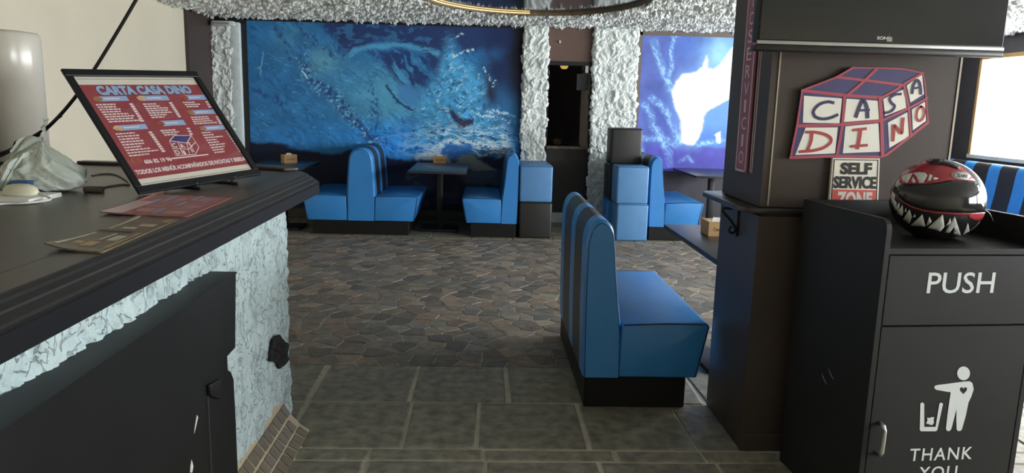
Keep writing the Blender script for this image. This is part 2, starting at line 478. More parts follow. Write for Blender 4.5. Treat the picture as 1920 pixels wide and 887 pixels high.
struct(MB().box(WL - 0.2, WX + 0.2, YB - 0.2, YB, -0.1, CH + 0.4).build('wall_front', M_beige))
M_wframe = mat('honey_wood_frame', (170, 132, 84), 0.5, var=0.15, scale=5, stretch=(8, 8, 1))
M_pane = mat_glass('window_glass')
for k, (a, b, WZ0) in enumerate(RIGHT_WINDOWS):
    t = 0.05
    fr = MB().box(WX - 0.02, WX + 0.12, a, a + t, WZ0, WZ1).box(WX - 0.02, WX + 0.12, b - t, b, WZ0, WZ1).box(WX - 0.02, WX + 0.12, a, b, WZ1 - t, WZ1)
    w = struct(fr.build('window_%d' % (k + 1), M_wframe, bevel=0.004, bseg=1))
    MB().box(WX - 0.03, WX + 0.14, a, b, WZ0 - 0.01, WZ0 + 0.035).build('window_sill', M_white, w)
    mid = (a + b) / 2
    MB().box(WX + 0.05, WX + 0.1, mid - 0.02, mid + 0.02, WZ0, WZ1).build('mullion', M_white, w)
    MB().box(WX + 0.07, WX + 0.075, a + t, mid - 0.02, WZ0 + 0.035, WZ1 - t).build('pane', M_pane, w)
    MB().box(WX + 0.07, WX + 0.075, mid + 0.02, b - t, WZ0 + 0.035, WZ1 - t).build('pane', M_pane, w)

# --- ceiling: coarse part behind, finely lumped plaster where it is seen, an oval opening in it
OVX, OVY, OVA, OVB = 0.43, 7.1, 1.08, 1.42
def ceil_h(x, y):
    h, e = chips(x / 0.052 + 0.5 * fbm(x * 9, y * 9, 5), y / 0.052, 11)
    h2, e2 = chips(x / 0.027, y / 0.027, 21)
    return CH + 0.018 - (0.045 * h + 0.018 * h2) * np.clip(e * 4, 0.25, 1) - 0.025 * (fbm(x * 3, y * 3, 2) - 0.5)
st = 0.0145
xs = np.arange(WL, WX + st, st); ysg = np.arange(6.5, YF + st, st)
gx, gy = np.meshgrid(xs, ysg, indexing='ij')
gz = ceil_h(gx, gy)
gxx = gx + 0.008 * (vnoise(gx * 60, gy * 60, 3) - 0.5); gyy = gy + 0.008 * (vnoise(gx * 60, gy * 60, 4) - 0.5)
v = np.stack([gxx.ravel(), gyy.ravel(), gz.ravel()], 1)
f = grid_faces(*gx.shape)
ell = ((gx - OVX) / OVA) ** 2 + ((gy - OVY) / OVB) ** 2
keep = ell.ravel()[f].min(1) > 1.0
ceiling = struct(obj('ceiling', fast_mesh('ceiling', v, f[keep], smooth=False), M_ceil))
st2 = 0.06
xs = np.append(np.arange(WL, WX, st2), WX); ysg = np.linspace(YB, 6.5, 160)
gx, gy = np.meshgrid(xs, ysg, indexing='ij'); gz = CH - 0.01 - 0.04 * chips(gx / 0.1, gy / 0.1, 5)[0]
f = grid_faces(*gx.shape); ell = ((gx - OVX) / OVA) ** 2 + ((gy - OVY) / OVB) ** 2
keep = ell.ravel()[f].min(1) > 1.0
obj('plaster_field', fast_mesh('plaster_field', np.stack([gx.ravel(), gy.ravel(), gz.ravel()], 1), f[keep], False), M_ceil, ceiling)
struct(MB().box(WL - 0.2, WX + 0.25, YB - 0.2, YF + 0.2, CH + 0.3, CH + 0.4).build('ceiling_slab', M_wall))

# oval picture panel in the ceiling, with a rim and a warm light strip
oval = thing('ceiling_panel', 'oval mirror-glossy panel set into the rough plaster ceiling', 'ceiling panel', (OVX, OVY, CH))
ang = np.linspace(0, 2 * math.pi, 96, endpoint=False)
rim = MB()
prof = [(1.03, CH + 0.0), (1.0, CH - 0.012), (0.985, CH - 0.010), (0.98, CH + 0.03)]
vv = [(OVX + OVA * k * math.cos(a), OVY + OVB * k * math.sin(a), z) for k, z in prof for a in ang]
ff = [(i * 96 + k, i * 96 + (k + 1) % 96, (i + 1) * 96 + (k + 1) % 96, (i + 1) * 96 + k) for i in range(3) for k in range(96)]
rim.add(vv, ff); rim.build('rim', mat('gilded_rim', (120, 104, 80), 0.6, var=0.3, scale=30, spec=0.2), oval, smooth=True)
nr, na = 40, 160
rr, aa = np.meshgrid(np.linspace(0, 0.985, nr), np.linspace(0, 2 * math.pi, na), indexing='ij')
px_ = OVX + OVA * rr * np.cos(aa); py_ = OVY + OVB * rr * np.sin(aa)
obj('panel_film', fast_mesh('panel_film', np.stack([px_.ravel(), py_.ravel(), np.full(px_.size, CH + 0.02)], 1), grid_faces(nr, na), True), mat('glossy_dark_stretch_film', (44, 58, 70), 0.08, spec=0.5), oval)
led = []
for a in np.linspace(R(88), R(172), 30): led.append((OVX + OVA * 0.97 * math.cos(a), OVY + OVB * 0.97 * math.sin(a), CH + 0.010))
MB().tube(led, 0.005, 6).build('light_strip', mat('warm_light_strip', (255, 220, 160), 0.5, emit=(255, 205, 130), estr=2.0), oval)

# --- rough stone pilasters of the far wall
def sweep_stone(path, z0, z1, cell, amp, seed, st=0.013, round_=0.03, m=M_stone, crisp=4.0):
    """plan path (open polyline) swept up; displaced along the plan normal with chipped facets"""
    P = [np.array(p, float) for p in path]; Q = []; N = []
    for a, b in zip(P, P[1:]):
        L = np.linalg.norm(b - a); t = (b - a) / L; n = np.array([t[1], -t[0]])
        k = max(2, int(L / st))
        for s in np.linspace(0, 1, k, endpoint=False): Q.append(a + (b - a) * s); N.append(n)
    Q.append(P[-1]); N.append(N[-1])
    Q = np.array(Q); N = np.array(N); w = max(1, int(round_ / st)); 
    ker = np.ones(2 * w + 1) / (2 * w + 1)
    for arr in (Q, N):
        pad = np.concatenate([np.repeat(arr[:1], w, 0), arr, np.repeat(arr[-1:], w, 0)])
        for c_ in range(2): arr[:, c_] = np.convolve(pad[:, c_], ker, 'valid')
    N /= np.linalg.norm(N, axis=1)[:, None]
    s = np.concatenate([[0], np.cumsum(np.linalg.norm(np.diff(Q, axis=0), axis=1))])
    zz = np.arange(z0, z1 + st, st)
    S, Z = np.meshgrid(s, zz, indexing='ij')
    wx = 1.5 * fbm(S * 9, Z * 9, seed + 50)
    h, e = chips(S / cell + wx, Z / (cell * 1.3) + 1.3 * fbm(S * 8, Z * 8, seed + 60), seed)
    h2, _ = chips(S / (cell * 0.37), Z / (cell * 0.4), seed + 9)
    d = amp * (h * np.clip(e * crisp, 0.0, 1) + 0.3 * h2) - amp * 0.5
    v = np.stack([Q[:, None, 0] + N[:, None, 0] * d, Q[:, None, 1] + N[:, None, 1] * d, Z], -1).reshape(-1, 3)
    return v, grid_faces(*S.shape)
def pilaster(x0, x1, depth, seed, **kw):
    v, f = sweep_stone([(x0, YF), (x0, YF - depth), (x1, YF - depth), (x1, YF)], 0.0, CH - 0.01, 0.085, 0.032, seed, crisp=2.6, **kw)
    return struct(obj('trim_%d' % seed, fast_mesh('stone_pilaster', v, f, smooth=False), M_stone))
pilaster(0.46, 0.775, 0.10, 1)
pilaster(1.335, 1.90, 0.12, 2)
# corner pilaster at left with a smooth plaster reveal
v, f = sweep_stone([(-3.42, YF - 0.11), (-3.13, YF - 0.11), (-3.13, YF)], 0.0, 2.38, 0.10, 0.035, 3)
struct(obj('trim_3', fast_mesh('stone_pilaster', v, f, smooth=False), M_stone))
struct(MB().box(-3.14, -3.02, YF - 0.10, YF, 0, 2.40).build('trim_4', M_stone2, bevel=0.01))
struct(MB().box(WL, WL + 0.04, 8.80, YF, 0, CH).build('trim_5', mat('dark_brown_panel', (62, 50, 46), 0.5, var=0.08)))
struct(MB().box(WL + 0.04, -3.0, YF - 0.07, YF, 2.39, 2.46).build('trim_6', mat('black_trim', (24, 24, 26), 0.5)))
ph = thing('wall_vent', 'small off-white plastic vent box above the corner stone pilaster', 'vent', (-3.17, YF - 0.2, 2.37))
MB().box(-3.31, -3.05, YF - 0.22, YF - 0.12, 2.345, 2.40).build('case', M_white, ph, bevel=0.006)
MB().box(-3.29, -3.10, YF - 0.225, YF - 0.218, 2.355, 2.385).build('grille', mat('vent_grey', (150, 146, 138), 0.5), ph)

# --- glazed door between the pilasters
door = struct(MB().box(DX0 - 0.03, DX0 + 0.02, YF - 0.04, YF + 0.06, 0.0, 2.04).box(DX1 - 0.02, DX1 + 0.02, YF - 0.04, YF + 0.06, 0.0, 2.04).box(DX0, DX1, YF - 0.04, YF + 0.06, 2.0, 2.05).build('door_1', M_metal))
MB().box(DX0 + 0.02, DX1 - 0.02, YF, YF + 0.012, 0.99, 2.0).build('pane', mat_glass('dark_door_glass', (150, 150, 150)), door)
MB().box(DX0 + 0.02, DX1 - 0.02, YF - 0.02, YF + 0.04, 0.13, 0.955).build('lower_panel', mat('door_panel_black', (30, 27, 27), 0.45, var=0.1), door, bevel=0.005, bseg=1)
MB().box(DX0 + 0.02, DX1 - 0.02, YF - 0.03, YF + 0.06, 0.955, 0.99).build('rail', mat('worn_wood_rail', (104, 92, 78), 0.6, var=0.5, scale=30), door)
MB().box(DX0 - 0.03, DX1 + 0.03, YF - 0.05, YF + 0.02, 0.0, 0.13).build('threshold', M_stone, door)
MB().box(DX0 - 0.03, DX1 + 0.02, YF - 0.03, YF + 0.05, 2.05, CH).build('transom_panel', mat('brown_panel', (98, 76, 66), 0.55, var=0.05), door)
lampt = thing('ceiling_lamp', 'small lit warm lamp seen through the dark glazed door', 'lamp', (1.02, YF + 0.35, 2.0))
MB().lathe([(0.03, 2.06), (0.05, 2.04), (0.052, 2.0), (0.03, 1.975)], (1.02, YF + 0.35), 20).build('bulb', mat('warm_bulb', (255, 220, 140), 0.4, emit=(255, 208, 120), estr=7.0), lampt, smooth=True)
MB().lathe([(0.012, 2.3), (0.012, 2.06)], (1.02, YF + 0.35), 10).build('stem', M_metal, lampt)
MB().box(0.905, 0.925, YF - 0.055, YF - 0.03, 2.27, 2.30).build('alarm_sensor', M_white).name = 'door_sensor'
tag(bpy.data.objects['door_sensor'], 'tiny white sensor on the brown panel above the glazed door', 'sensor')
post = thing('coat_stand', 'thin pale metal stand behind the dark door glass', 'stand', (1.09, YF + 0.5, 0))
MB().tube([(1.09, YF + 0.5, 0.0), (1.09, YF + 0.5, 1.62)], 0.008, 8).build('pole', M_steel, post)
MB().tube([(0.97, YF + 0.5, 1.2), (1.2, YF + 0.5, 1.2)], 0.005, 6).build('bar', M_steel, post)
MB().lathe([(0.12, 0.0), (0.12, 0.02), (0.02, 0.03)], (1.09, YF + 0.5), 20).build('base', M_steel, post)
notice = MB().box(1.15, 1.30, YF - 0.006, YF - 0.002, 1.70, 1.90).build('notice', mat('grey_notice', (52, 52, 52), 0.6, var=0.5, scale=40, spec=0.2))
tag(notice, 'small grey notice stuck on the dark door glass', 'notice')
spk = MB().box(1.245, 1.285, YF - 0.07, YF - 0.04, 1.915, 2.0).build('door_closer', M_white, bevel=0.004)
tag(spk, 'small white box at the top corner of the glazed door', 'sensor')

# --- baseboards
M_base = mat('stone_baseboard', (92, 84, 74), 0.7, var=0.3, scale=8)
for k, (a, b) in enumerate(((-3.0, 0.44), (1.92, WX))):
    struct(MB().box(a, b, YF - 0.03, YF, 0, 0.11).build('baseboard_back' if k == 0 else 'baseboard_back_right', M_base, bevel=0.005, bseg=1))

# ================================================================== MURALS (flat prints)
def blend(c, col, m): return c * (1 - m[..., None]) + lin(col) * m[..., None]
def sstep(a, b, x):
    t = np.clip((x - a) / (b - a), 0, 1); return t * t * (3 - 2 * t)
def seg_dist(x, y, pts):
    d = np.full(x.shape, 1e9)
    for (ax, ay), (bx, by) in zip(pts, pts[1:]):
        vx, vy = bx - ax, by - ay
        t = np.clip(((x - ax) * vx + (y - ay) * vy) / (vx * vx + vy * vy + 1e-9), 0, 1)
        d = np.minimum(d, np.hypot(x - ax - t * vx, y - ay - t * vy))
    return d
def in_poly(x, y, pts):
    r_ = np.zeros(x.shape, bool); n = len(pts)
    for i in range(n):
        x1_, y1_ = pts[i]; x2_, y2_ = pts[(i + 1) % n]
        cnd = ((y1_ > y) != (y2_ > y)) & (x < (x2_ - x1_) * (y - y1_) / (y2_ - y1_ + 1e-9) + x1_)
        r_ ^= cnd
    return r_
def soft_poly(x, y, pts, w=3.0):
    d = seg_dist(x, y, pts + [pts[0]]); s = np.where(in_poly(x, y, pts), d, -d)
    return sstep(-w, w, s)
def interp_line(x, pts):
    return np.interp(x, [p[0] for p in pts], [p[1] for p in pts])
def streak(x, y, ang, la, lb, s, o=4):
    ca, sa = math.cos(ang), math.sin(ang)
    return ridged((x * ca + y * sa) / la, (-x * sa + y * ca) / lb, s, o)
def gauss(x, y, cx, cy, rx, ry): return np.exp(-(((x - cx) / rx) ** 2 + ((y - cy) / ry) ** 2))
def paint_ice(x, y):
    # the design laid out on a 515 x 356 sheet (463..978, 39..395)
    wx = x + 16 * (fbm(x / 30, y / 30, 1) - 0.5) + 5 * (fbm(x / 7, y / 7, 2, 3) - 0.5)
    wy = y + 16 * (fbm(x / 30, y / 30, 7) - 0.5) + 5 * (fbm(x / 7, y / 7, 8, 3) - 0.5)
    c = np.zeros(x.shape + (3,)); c[:] = lin((42, 100, 148))
    c = blend(c, (74, 138, 168), gauss(wx, wy, 715, 175, 75, 62))
    c = blend(c, (84, 138, 160), 0.8 * gauss(wx, wy, 602, 112, 34, 30))
    c = blend(c, (66, 124, 158), 0.8 * gauss(wx, wy, 545, 70, 34, 34))
    c = blend(c, (34, 84, 130), 0.7 * gauss(wx, wy, 560, 95, 14, 40))
    c = blend(c, (38, 124, 194), sstep(205, 250, wy) * gauss(wx, wy, 740, 260, 120, 80))
    c = blend(c, (44, 112, 172), 0.7 * sstep(225, 262, wy) * sstep(700, 660, wx))
    n1 = fbm(wx / 22, wy / 22, 3, 5); c = c * (0.62 + 0.76 * n1)[..., None]
    # fine folds and scratches over the snow
    f1 = streak(wx, wy, 0.75, 34, 7, 12, 5); f2 = fbm(x / 3.2, y / 3.2, 14, 3)
    c = c * (1 - 0.35 * sstep(0.62, 0.84, f1) * sstep(0.4, 0.6, n1))[..., None]
    c = blend(c, (112, 172, 202), 0.5 * sstep(0.80, 0.93, streak(wx, wy, 0.35, 26, 5, 15, 4)) * sstep(0.45, 0.6, fbm(x / 40, y / 40, 18)))
    c = c * (0.88 + 0.24 * f2)[..., None]
    # overhang of dark rock along the top, broken by ice
    top = interp_line(wx, [(463, 15), (560, 20), (600, 40), (622, 66), (650, 98), (668, 92), (700, 72), (735, 70), (790, 84), (815, 126), (828, 128), (842, 66), (870, 88), (905, 74), (925, 110), (940, 150), (990, 160)])
    dk = sstep(9, -9, wy - top)
    c = blend(c, (34, 46, 84), 0.93 * dk)
    c = blend(c, (48, 94, 134), 0.85 * dk * sstep(0.54, 0.68, fbm(wx / 16, wy / 8, 44)) * sstep(860, 800, wx))
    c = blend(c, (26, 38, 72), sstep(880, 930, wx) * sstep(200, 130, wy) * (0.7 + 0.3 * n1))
    c = blend(c, (38, 80, 116), 0.6 * gauss(wx, wy, 942, 172, 18, 30))
    c = blend(c, (34, 26, 42), 0.95 * gauss(wx, wy, 918, 166, 15, 28))
    c = blend(c, (44, 92, 140), 0.5 * gauss(wx, wy, 926, 85, 18, 12))
    # blade of pale ice under the overhang
    bl_ = sstep(9, 1, seg_dist(wx, wy, [(655, 99), (690, 82), (740, 75), (790, 82), (818, 94)]))
    c = blend(c, (70, 138, 174), 0.9 * bl_ * sstep(0.3, 0.55, streak(wx, wy, 0.08, 30, 3.5, 8)))
    # sheaf of curved dark fissures falling to the right
    zone = soft_poly(wx, wy, [(696, 90), (742, 84), (800, 96), (812, 128), (800, 158), (776, 160), (742, 138), (716, 112)], 9)
    q = streak(wx, wy + 0.010 * (wx - 700) ** 2 * 0.25, 0.95, 46, 5.5, 52, 4)
    c = blend(c, (32, 48, 92), 0.95 * zone * sstep(0.50, 0.70, q)); c = blend(c, (98, 162, 190), 0.65 * zone * sstep(0.36, 0.24, q))
    # long crease with the flat triangle of ice above it
    c = blend(c, (60, 112, 160), 0.8 * soft_poly(wx, wy, [(742, 148), (768, 150), (786, 166), (768, 192), (750, 176)], 4))
    cd = seg_dist(wx, wy, [(724, 158), (745, 176), (765, 198), (782, 194), (804, 184), (822, 172)])
    c = blend(c, (28, 40, 84), 0.9 * sstep(4.2, 1.0, cd * (0.7 + 0.7 * f2)))
    # the big diagonal rift, jagged
    rd = seg_dist(wx, wy, [(563, 104), (570, 136), (585, 152), (603, 163), (622, 176), (640, 196), (654, 214), (672, 236), (690, 256), (704, 268)])
    jag = fbm(x / 4.2, y / 4.2, 17, 3)
    c = blend(c, (34, 56, 106), 0.9 * sstep(15 + 0.03 * (wx - 560), 3, rd) * sstep(0.46, 0.60, jag + 0.12 * sstep(8, 0, rd)))
    c = blend(c, (126, 178, 200), 0.6 * sstep(18, 6, rd) * sstep(0.60, 0.70, fbm(x / 3.6, y / 3.6, 19, 3)))
    r2 = seg_dist(wx, wy, [(690, 150), (698, 190), (693, 214), (704, 240), (718, 264)])
    c = blend(c, (34, 64, 114), 0.85 * sstep(12, 2, r2) * sstep(0.50, 0.62, fbm(x / 3.4, y / 5, 27, 3)))
    for pts in ([(508, 46), (528, 70), (540, 100), (541, 108)], [(558, 42), (572, 66), (584, 84)], [(584, 60), (604, 84), (620, 100)], [(612, 48), (634, 84), (644, 104)], [(476, 166), (505, 182), (522, 192)], [(690, 92), (712, 104), (722, 118)]):
        c = blend(c, (34, 60, 108), 0.8 * sstep(8, 1, seg_dist(wx, wy, pts)) * sstep(0.42, 0.58, fbm(x / 4, y / 6, 29, 3)))
    c = blend(c, (150, 196, 214), 0.8 * sstep(3, 0.8, seg_dist(wx, wy, [(560, 128), (566, 136), (570, 142)])))
    c = blend(c, (112, 166, 196), 0.6 * sstep(2.2, 0.6, seg_dist(wx, wy, [(494, 100), (487, 118), (485, 142)])))
    # broken ice in the centre right
    m = soft_poly(wx, wy, [(838, 62), (852, 92), (880, 108), (905, 140), (908, 165), (905, 190), (930, 205), (965, 240), (960, 262), (760, 262), (790, 215), (775, 196), (800, 160), (822, 130)], 14)
    tn = streak(wx, wy, -0.6, 16, 6, 61, 5); tn2 = fbm(wx / 10, wy / 10, 66, 5); tn3 = streak(wx, wy, 0.7, 12, 5, 69, 4)
    ice = np.zeros(c.shape); ice[:] = lin((62, 134, 176)); ice *= (0.3 + 1.3 * tn2)[..., None]
    ice = blend(ice, (26, 50, 98), 0.8 * sstep(0.52, 0.36, tn3)); ice = blend(ice, (160, 202, 216), 0.8 * sstep(0.76, 0.9, tn)); ice = blend(ice, (110, 170, 198), 0.5 * sstep(0.8, 0.92, tn3))
    c = c * (1 - 0.92 * m[..., None]) + ice * 0.92 * m[..., None]
    hole = soft_poly(wx, wy, [(834, 198), (848, 198), (860, 208), (872, 212), (890, 214), (888, 225), (876, 223), (862, 226), (848, 218)], 4)
    c = blend(c, (42, 34, 62), 0.95 * hole)
    for pts in ([(850, 96), (868, 88), (884, 80)], [(902, 112), (915, 128), (922, 136)], [(926, 146), (934, 136)], [(850, 62), (860, 54)], [(915, 197), (948, 200), (966, 206)], [(895, 202), (935, 206), (958, 216)]):
        c = blend(c, (170, 202, 212), 0.85 * sstep(4, 0.6, seg_dist(wx, wy, pts)) * sstep(0.4, 0.6, fbm(x / 3, y / 3, 73, 2)))
    # bright crushed ice above the water line, white foam at right
    foam = streak(wx, wy, 0.05, 20, 4.2, 81, 5)
    z1_ = sstep(215, 245, wy) * sstep(296, 284, wy) * sstep(690, 800, wx) * sstep(972, 944, wx)
    c = blend(c, (20, 46, 100), 0.75 * sstep(205, 235, wy) * sstep(292, 276, wy) * sstep(0.50, 0.36, foam) * sstep(680, 730, wx))
    c = blend(c, (176, 198, 208), z1_ * sstep(0.62, 0.82, foam) * (0.35 + 0.65 * sstep(780, 880, wx)))
    z2_ = soft_poly(wx, wy, [(790, 272), (830, 258), (880, 254), (950, 262), (964, 278), (900, 272), (850, 266), (810, 276)], 5)
    c = blend(c, (186, 204, 212), 0.9 * z2_ * sstep(0.4, 0.6, fbm(x / 3.4, y / 2.2, 84, 3)))
    c = blend(c, (196, 206, 210), 0.9 * soft_poly(wx, wy, [(776, 289), (800, 277), (824, 275), (838, 288), (828, 298), (780, 297)], 5) * (0.3 + 0.9 * fbm(x / 5, y / 3, 88)))
    c = blend(c, (36, 92, 158), 0.95 * soft_poly(wx, wy, [(826, 280), (842, 267), (872, 262), (888, 268), (888, 282), (852, 292), (834, 291)], 4) * (0.7 + 0.5 * n1))
    # dark foot of the picture
    foot = interp_line(wx, [(463, 268), (500, 270), (530, 275), (560, 281), (600, 285), (625, 286), (660, 279), (690, 272), (712, 290), (760, 296), (800, 298), (850, 294), (900, 284), (935, 288), (980, 282)])
    c = blend(c, (20, 27, 48), sstep(-4, 5, wy - foot))
    c = blend(c, (40, 52, 72), 0.8 * sstep(8, 24, wy - foot) * sstep(0.5, 0.65, fbm(wx / 40, wy / 14, 90)) * (wx > 760))
    c = blend(c, (114, 122, 124), 0.85 * soft_poly(x, wy, [(850, 302), (868, 286), (885, 284), (908, 294), (924, 308), (934, 316), (900, 313), (870, 306)], 3))
    c = blend(c, (150, 156, 158), 0.7 * soft_poly(x, wy, [(836, 288), (846, 298), (866, 305), (838, 306), (824, 300)], 3))
    c = blend(c, (70, 84, 96), 0.6 * soft_poly(wx, wy, [(862, 318), (880, 306), (930, 318), (940, 340), (880, 345)], 8))
    c = blend(c, (54, 62, 78), 0.7 * sstep(0.55, 0.7, fbm(wx / 30, wy / 20, 95)) * sstep(330, 380, wy))
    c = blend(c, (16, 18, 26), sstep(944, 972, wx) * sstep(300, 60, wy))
    return np.clip(c, 0, 1)
def paint_cave(x, y):
    # the design laid out on a 396 x 259 sheet (1204..1600, 66..325)
    wx = x + 6 * (fbm(x / 16, y / 16, 101) - 0.5) + 3 * (fbm(x / 5, y / 5, 103) - 0.5); wy = y + 6 * (fbm(x / 16, y / 16, 102) - 0.5) + 3 * (fbm(x / 5, y / 5, 104) - 0.5)
    c = np.zeros(x.shape + (3,)); c[:] = lin((88, 104, 172))
    c = blend(c, (70, 86, 160), gauss(wx, wy, 1248, 210, 34, 70))
    c = blend(c, (78, 106, 178), sstep(150, 80, wy) * sstep(1225, 1290, wx))
    c = blend(c, (150, 200, 232), 0.9 * gauss(wx, wy, 1356, 98, 34, 40))
    c = blend(c, (78, 78, 162), sstep(262, 285, wy))
    c = c * (0.74 + 0.52 * fbm(wx / 18, wy / 18, 105, 5))[..., None]
    opening = [(1460, 40), (1384, 78), (1364, 104), (1352, 120), (1342, 127), (1332, 126), (1330, 110), (1327, 104), (1324, 121), (1308, 132), (1284, 137), (1275, 152), (1265, 167), (1271, 188), (1277, 206), (1287, 226), (1290, 248), (1289, 268), (1304, 271), (1318, 271), (1326, 254), (1330, 240), (1329, 222), (1336, 208), (1352, 197), (1372, 186), (1420, 168), (1500, 140)]
    c = blend(c, (128, 176, 230), 0.85 * soft_poly(wx, wy, opening, 26))
    c = blend(c, (255, 253, 244), soft_poly(wx, wy, opening, 4))
    rock = soft_poly(wx, wy, [(1330, 216), (1352, 199), (1375, 187), (1420, 168), (1600, 120), (1600, 275), (1320, 275), (1329, 248)], 4)
    c = blend(c, (100, 146, 212), rock * (0.7 + 0.3 * fbm(wx / 12, wy / 12, 108)))
    c = blend(c, (72, 112, 186), 0.7 * rock * sstep(225, 262, wy))
    st_ = streak(wx, wy, 0.9, 9, 4, 111, 4)
    for pts, w in (([(1226, 78), (1236, 108), (1250, 138), (1262, 164)], 12), ([(1266, 64), (1260, 92), (1262, 120), (1258, 150)], 7), ([(1228, 184), (1246, 196), (1262, 216), (1276, 244), (1288, 266)], 12), ([(1214, 198), (1228, 212), (1232, 236), (1250, 258), (1280, 272)], 12), ([(1206, 256), (1228, 264), (1250, 262)], 9), ([(1256, 268), (1266, 286), (1270, 310)], 12), ([(1326, 272), (1350, 266), (1372, 262)], 8), ([(1210, 266), (1216, 290)], 10), ([(1290, 304), (1306, 296), (1314, 304)], 7), ([(1262, 66), (1270, 64)], 8)):
        d_ = seg_dist(wx, wy, pts)
        c = blend(c, (112, 156, 214), 0.45 * sstep(w, 1, d_)); c = blend(c, (164, 208, 238), 0.75 * sstep(w * 0.8, 1, d_) * sstep(0.62, 0.82, st_))
    c = blend(c, (244, 248, 250), soft_poly(wx, wy, [(1354, 252), (1366, 246), (1366, 268), (1358, 264)], 2))
    c = blend(c, (70, 66, 150), 0.6 * sstep(285, 300, wy) * (0.5 + 0.5 * fbm(wx / 25, wy / 10, 115)))
    return np.clip(c, 0, 1)
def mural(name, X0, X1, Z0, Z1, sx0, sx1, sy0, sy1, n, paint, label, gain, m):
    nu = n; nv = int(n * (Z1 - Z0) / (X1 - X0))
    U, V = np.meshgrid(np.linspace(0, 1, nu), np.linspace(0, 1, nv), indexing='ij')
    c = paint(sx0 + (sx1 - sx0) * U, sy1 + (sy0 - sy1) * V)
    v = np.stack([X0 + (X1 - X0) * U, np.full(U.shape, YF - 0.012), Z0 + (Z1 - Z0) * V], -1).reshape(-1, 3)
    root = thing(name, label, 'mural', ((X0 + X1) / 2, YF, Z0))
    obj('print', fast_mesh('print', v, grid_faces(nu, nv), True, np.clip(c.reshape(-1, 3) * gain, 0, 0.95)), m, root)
    MB().box(X0, X1, YF - 0.011, YF, Z0, Z1).build('backing_board', M_metal, root)
    return root
M_mural = mat_attr('satin_wallpaper_print', 0.5, spec=0.25)
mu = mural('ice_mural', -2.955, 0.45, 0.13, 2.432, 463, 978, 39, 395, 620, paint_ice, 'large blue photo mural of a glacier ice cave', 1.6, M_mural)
M_frame = mat('black_mural_frame', (22, 22, 24), 0.5)
MB().box(-3.03, -2.955, YF - 0.03, YF, 0.12, 2.475).build('frame_side', M_frame, mu)
MB().box(-3.03, 0.46, YF - 0.03, YF, 2.432, 2.475).build('frame_top', M_frame, mu)
mv = mural('cave_mural', 1.955, 4.6, 0.70, 2.40, 1204, 1600, 66, 325, 420, paint_cave, 'violet and white photo mural of a bright cave opening', 1.25, M_mural)
M_frame2 = mat('taupe_mural_frame', (104, 92, 84), 0.5)
MB().box(1.90, 1.955, YF - 0.03, YF, 0.6, 2.47).build('frame_side', M_frame2, mv)
MB().box(1.90, 4.6, YF - 0.03, YF, 2.40, 2.47).build('frame_top', M_frame2, mv)
MB().box(1.955, 4.6, YF - 0.02, YF, 0.11, 0.70).build('dado_panel', mat('dark_violet_dado', (46, 44, 54), 0.5, var=0.15), mv)

# ================================================================== BOOTH BENCHES
BL = 1.2
STR = [(0, 0.17, 0), (0.17, 0.47, 1), (0.47, 0.65, 0), (0.65, 0.99, 1), (0.99, BL, 0)]
def back_profile(half=False, double=False):
    """(x, z) outline of the backrest from rear foot over the round top to the front foot"""
    if double:
        return [(-0.165, 0.16), (-0.158, 0.5), (-0.135, 0.82), (-0.118, 0.90), (-0.085, 0.95), (-0.04, 0.972), (0, 0.976), (0.04, 0.972), (0.085, 0.95), (0.118, 0.90), (0.135, 0.82), (0.158, 0.5), (0.165, 0.16)]
    return [(0.0, 0.16), (-0.008, 0.45), (-0.01, 0.80), (-0.004, 0.88), (0.014, 0.93), (0.042, 0.957), (0.068, 0.960), (0.096, 0.948), (0.117, 0.918), (0.130, 0.86), (0.155, 0.62), (0.185, 0.40), (0.195, 0.16)]
def scale_prof(pr, k):
    cx_ = sum(p[0] for p in pr) / len(pr); cz = 0.55
    return [(cx_ + (p[0] - cx_) * k, 0.16 if abs(p[1] - 0.16) < 1e-6 else cz + (p[1] - cz) * (1 - (1 - k) * 0.35)) for p in pr]
def refine(pr, n=4):
    return [tuple(p) for p in curve_pts(pr, n)]
def extr_y(pr, y0, y1, caps=True):
    n = len(pr); m = MB()
    m.add([(x, y0, z) for x, z in pr] + [(x, y1, z) for x, z in pr],
          [(i, i + 1, n + i + 1, n + i) for i in range(n - 1)] + ([tuple(range(n - 1, -1, -1)), tuple(range(n, 2 * n))] if caps else []) + [(n - 1, 0, n, 2 * n - 1)])
    return m
def smooth_me(m, name):
    me = m.me(name); smooth_by_angle(me, 0.7); return me
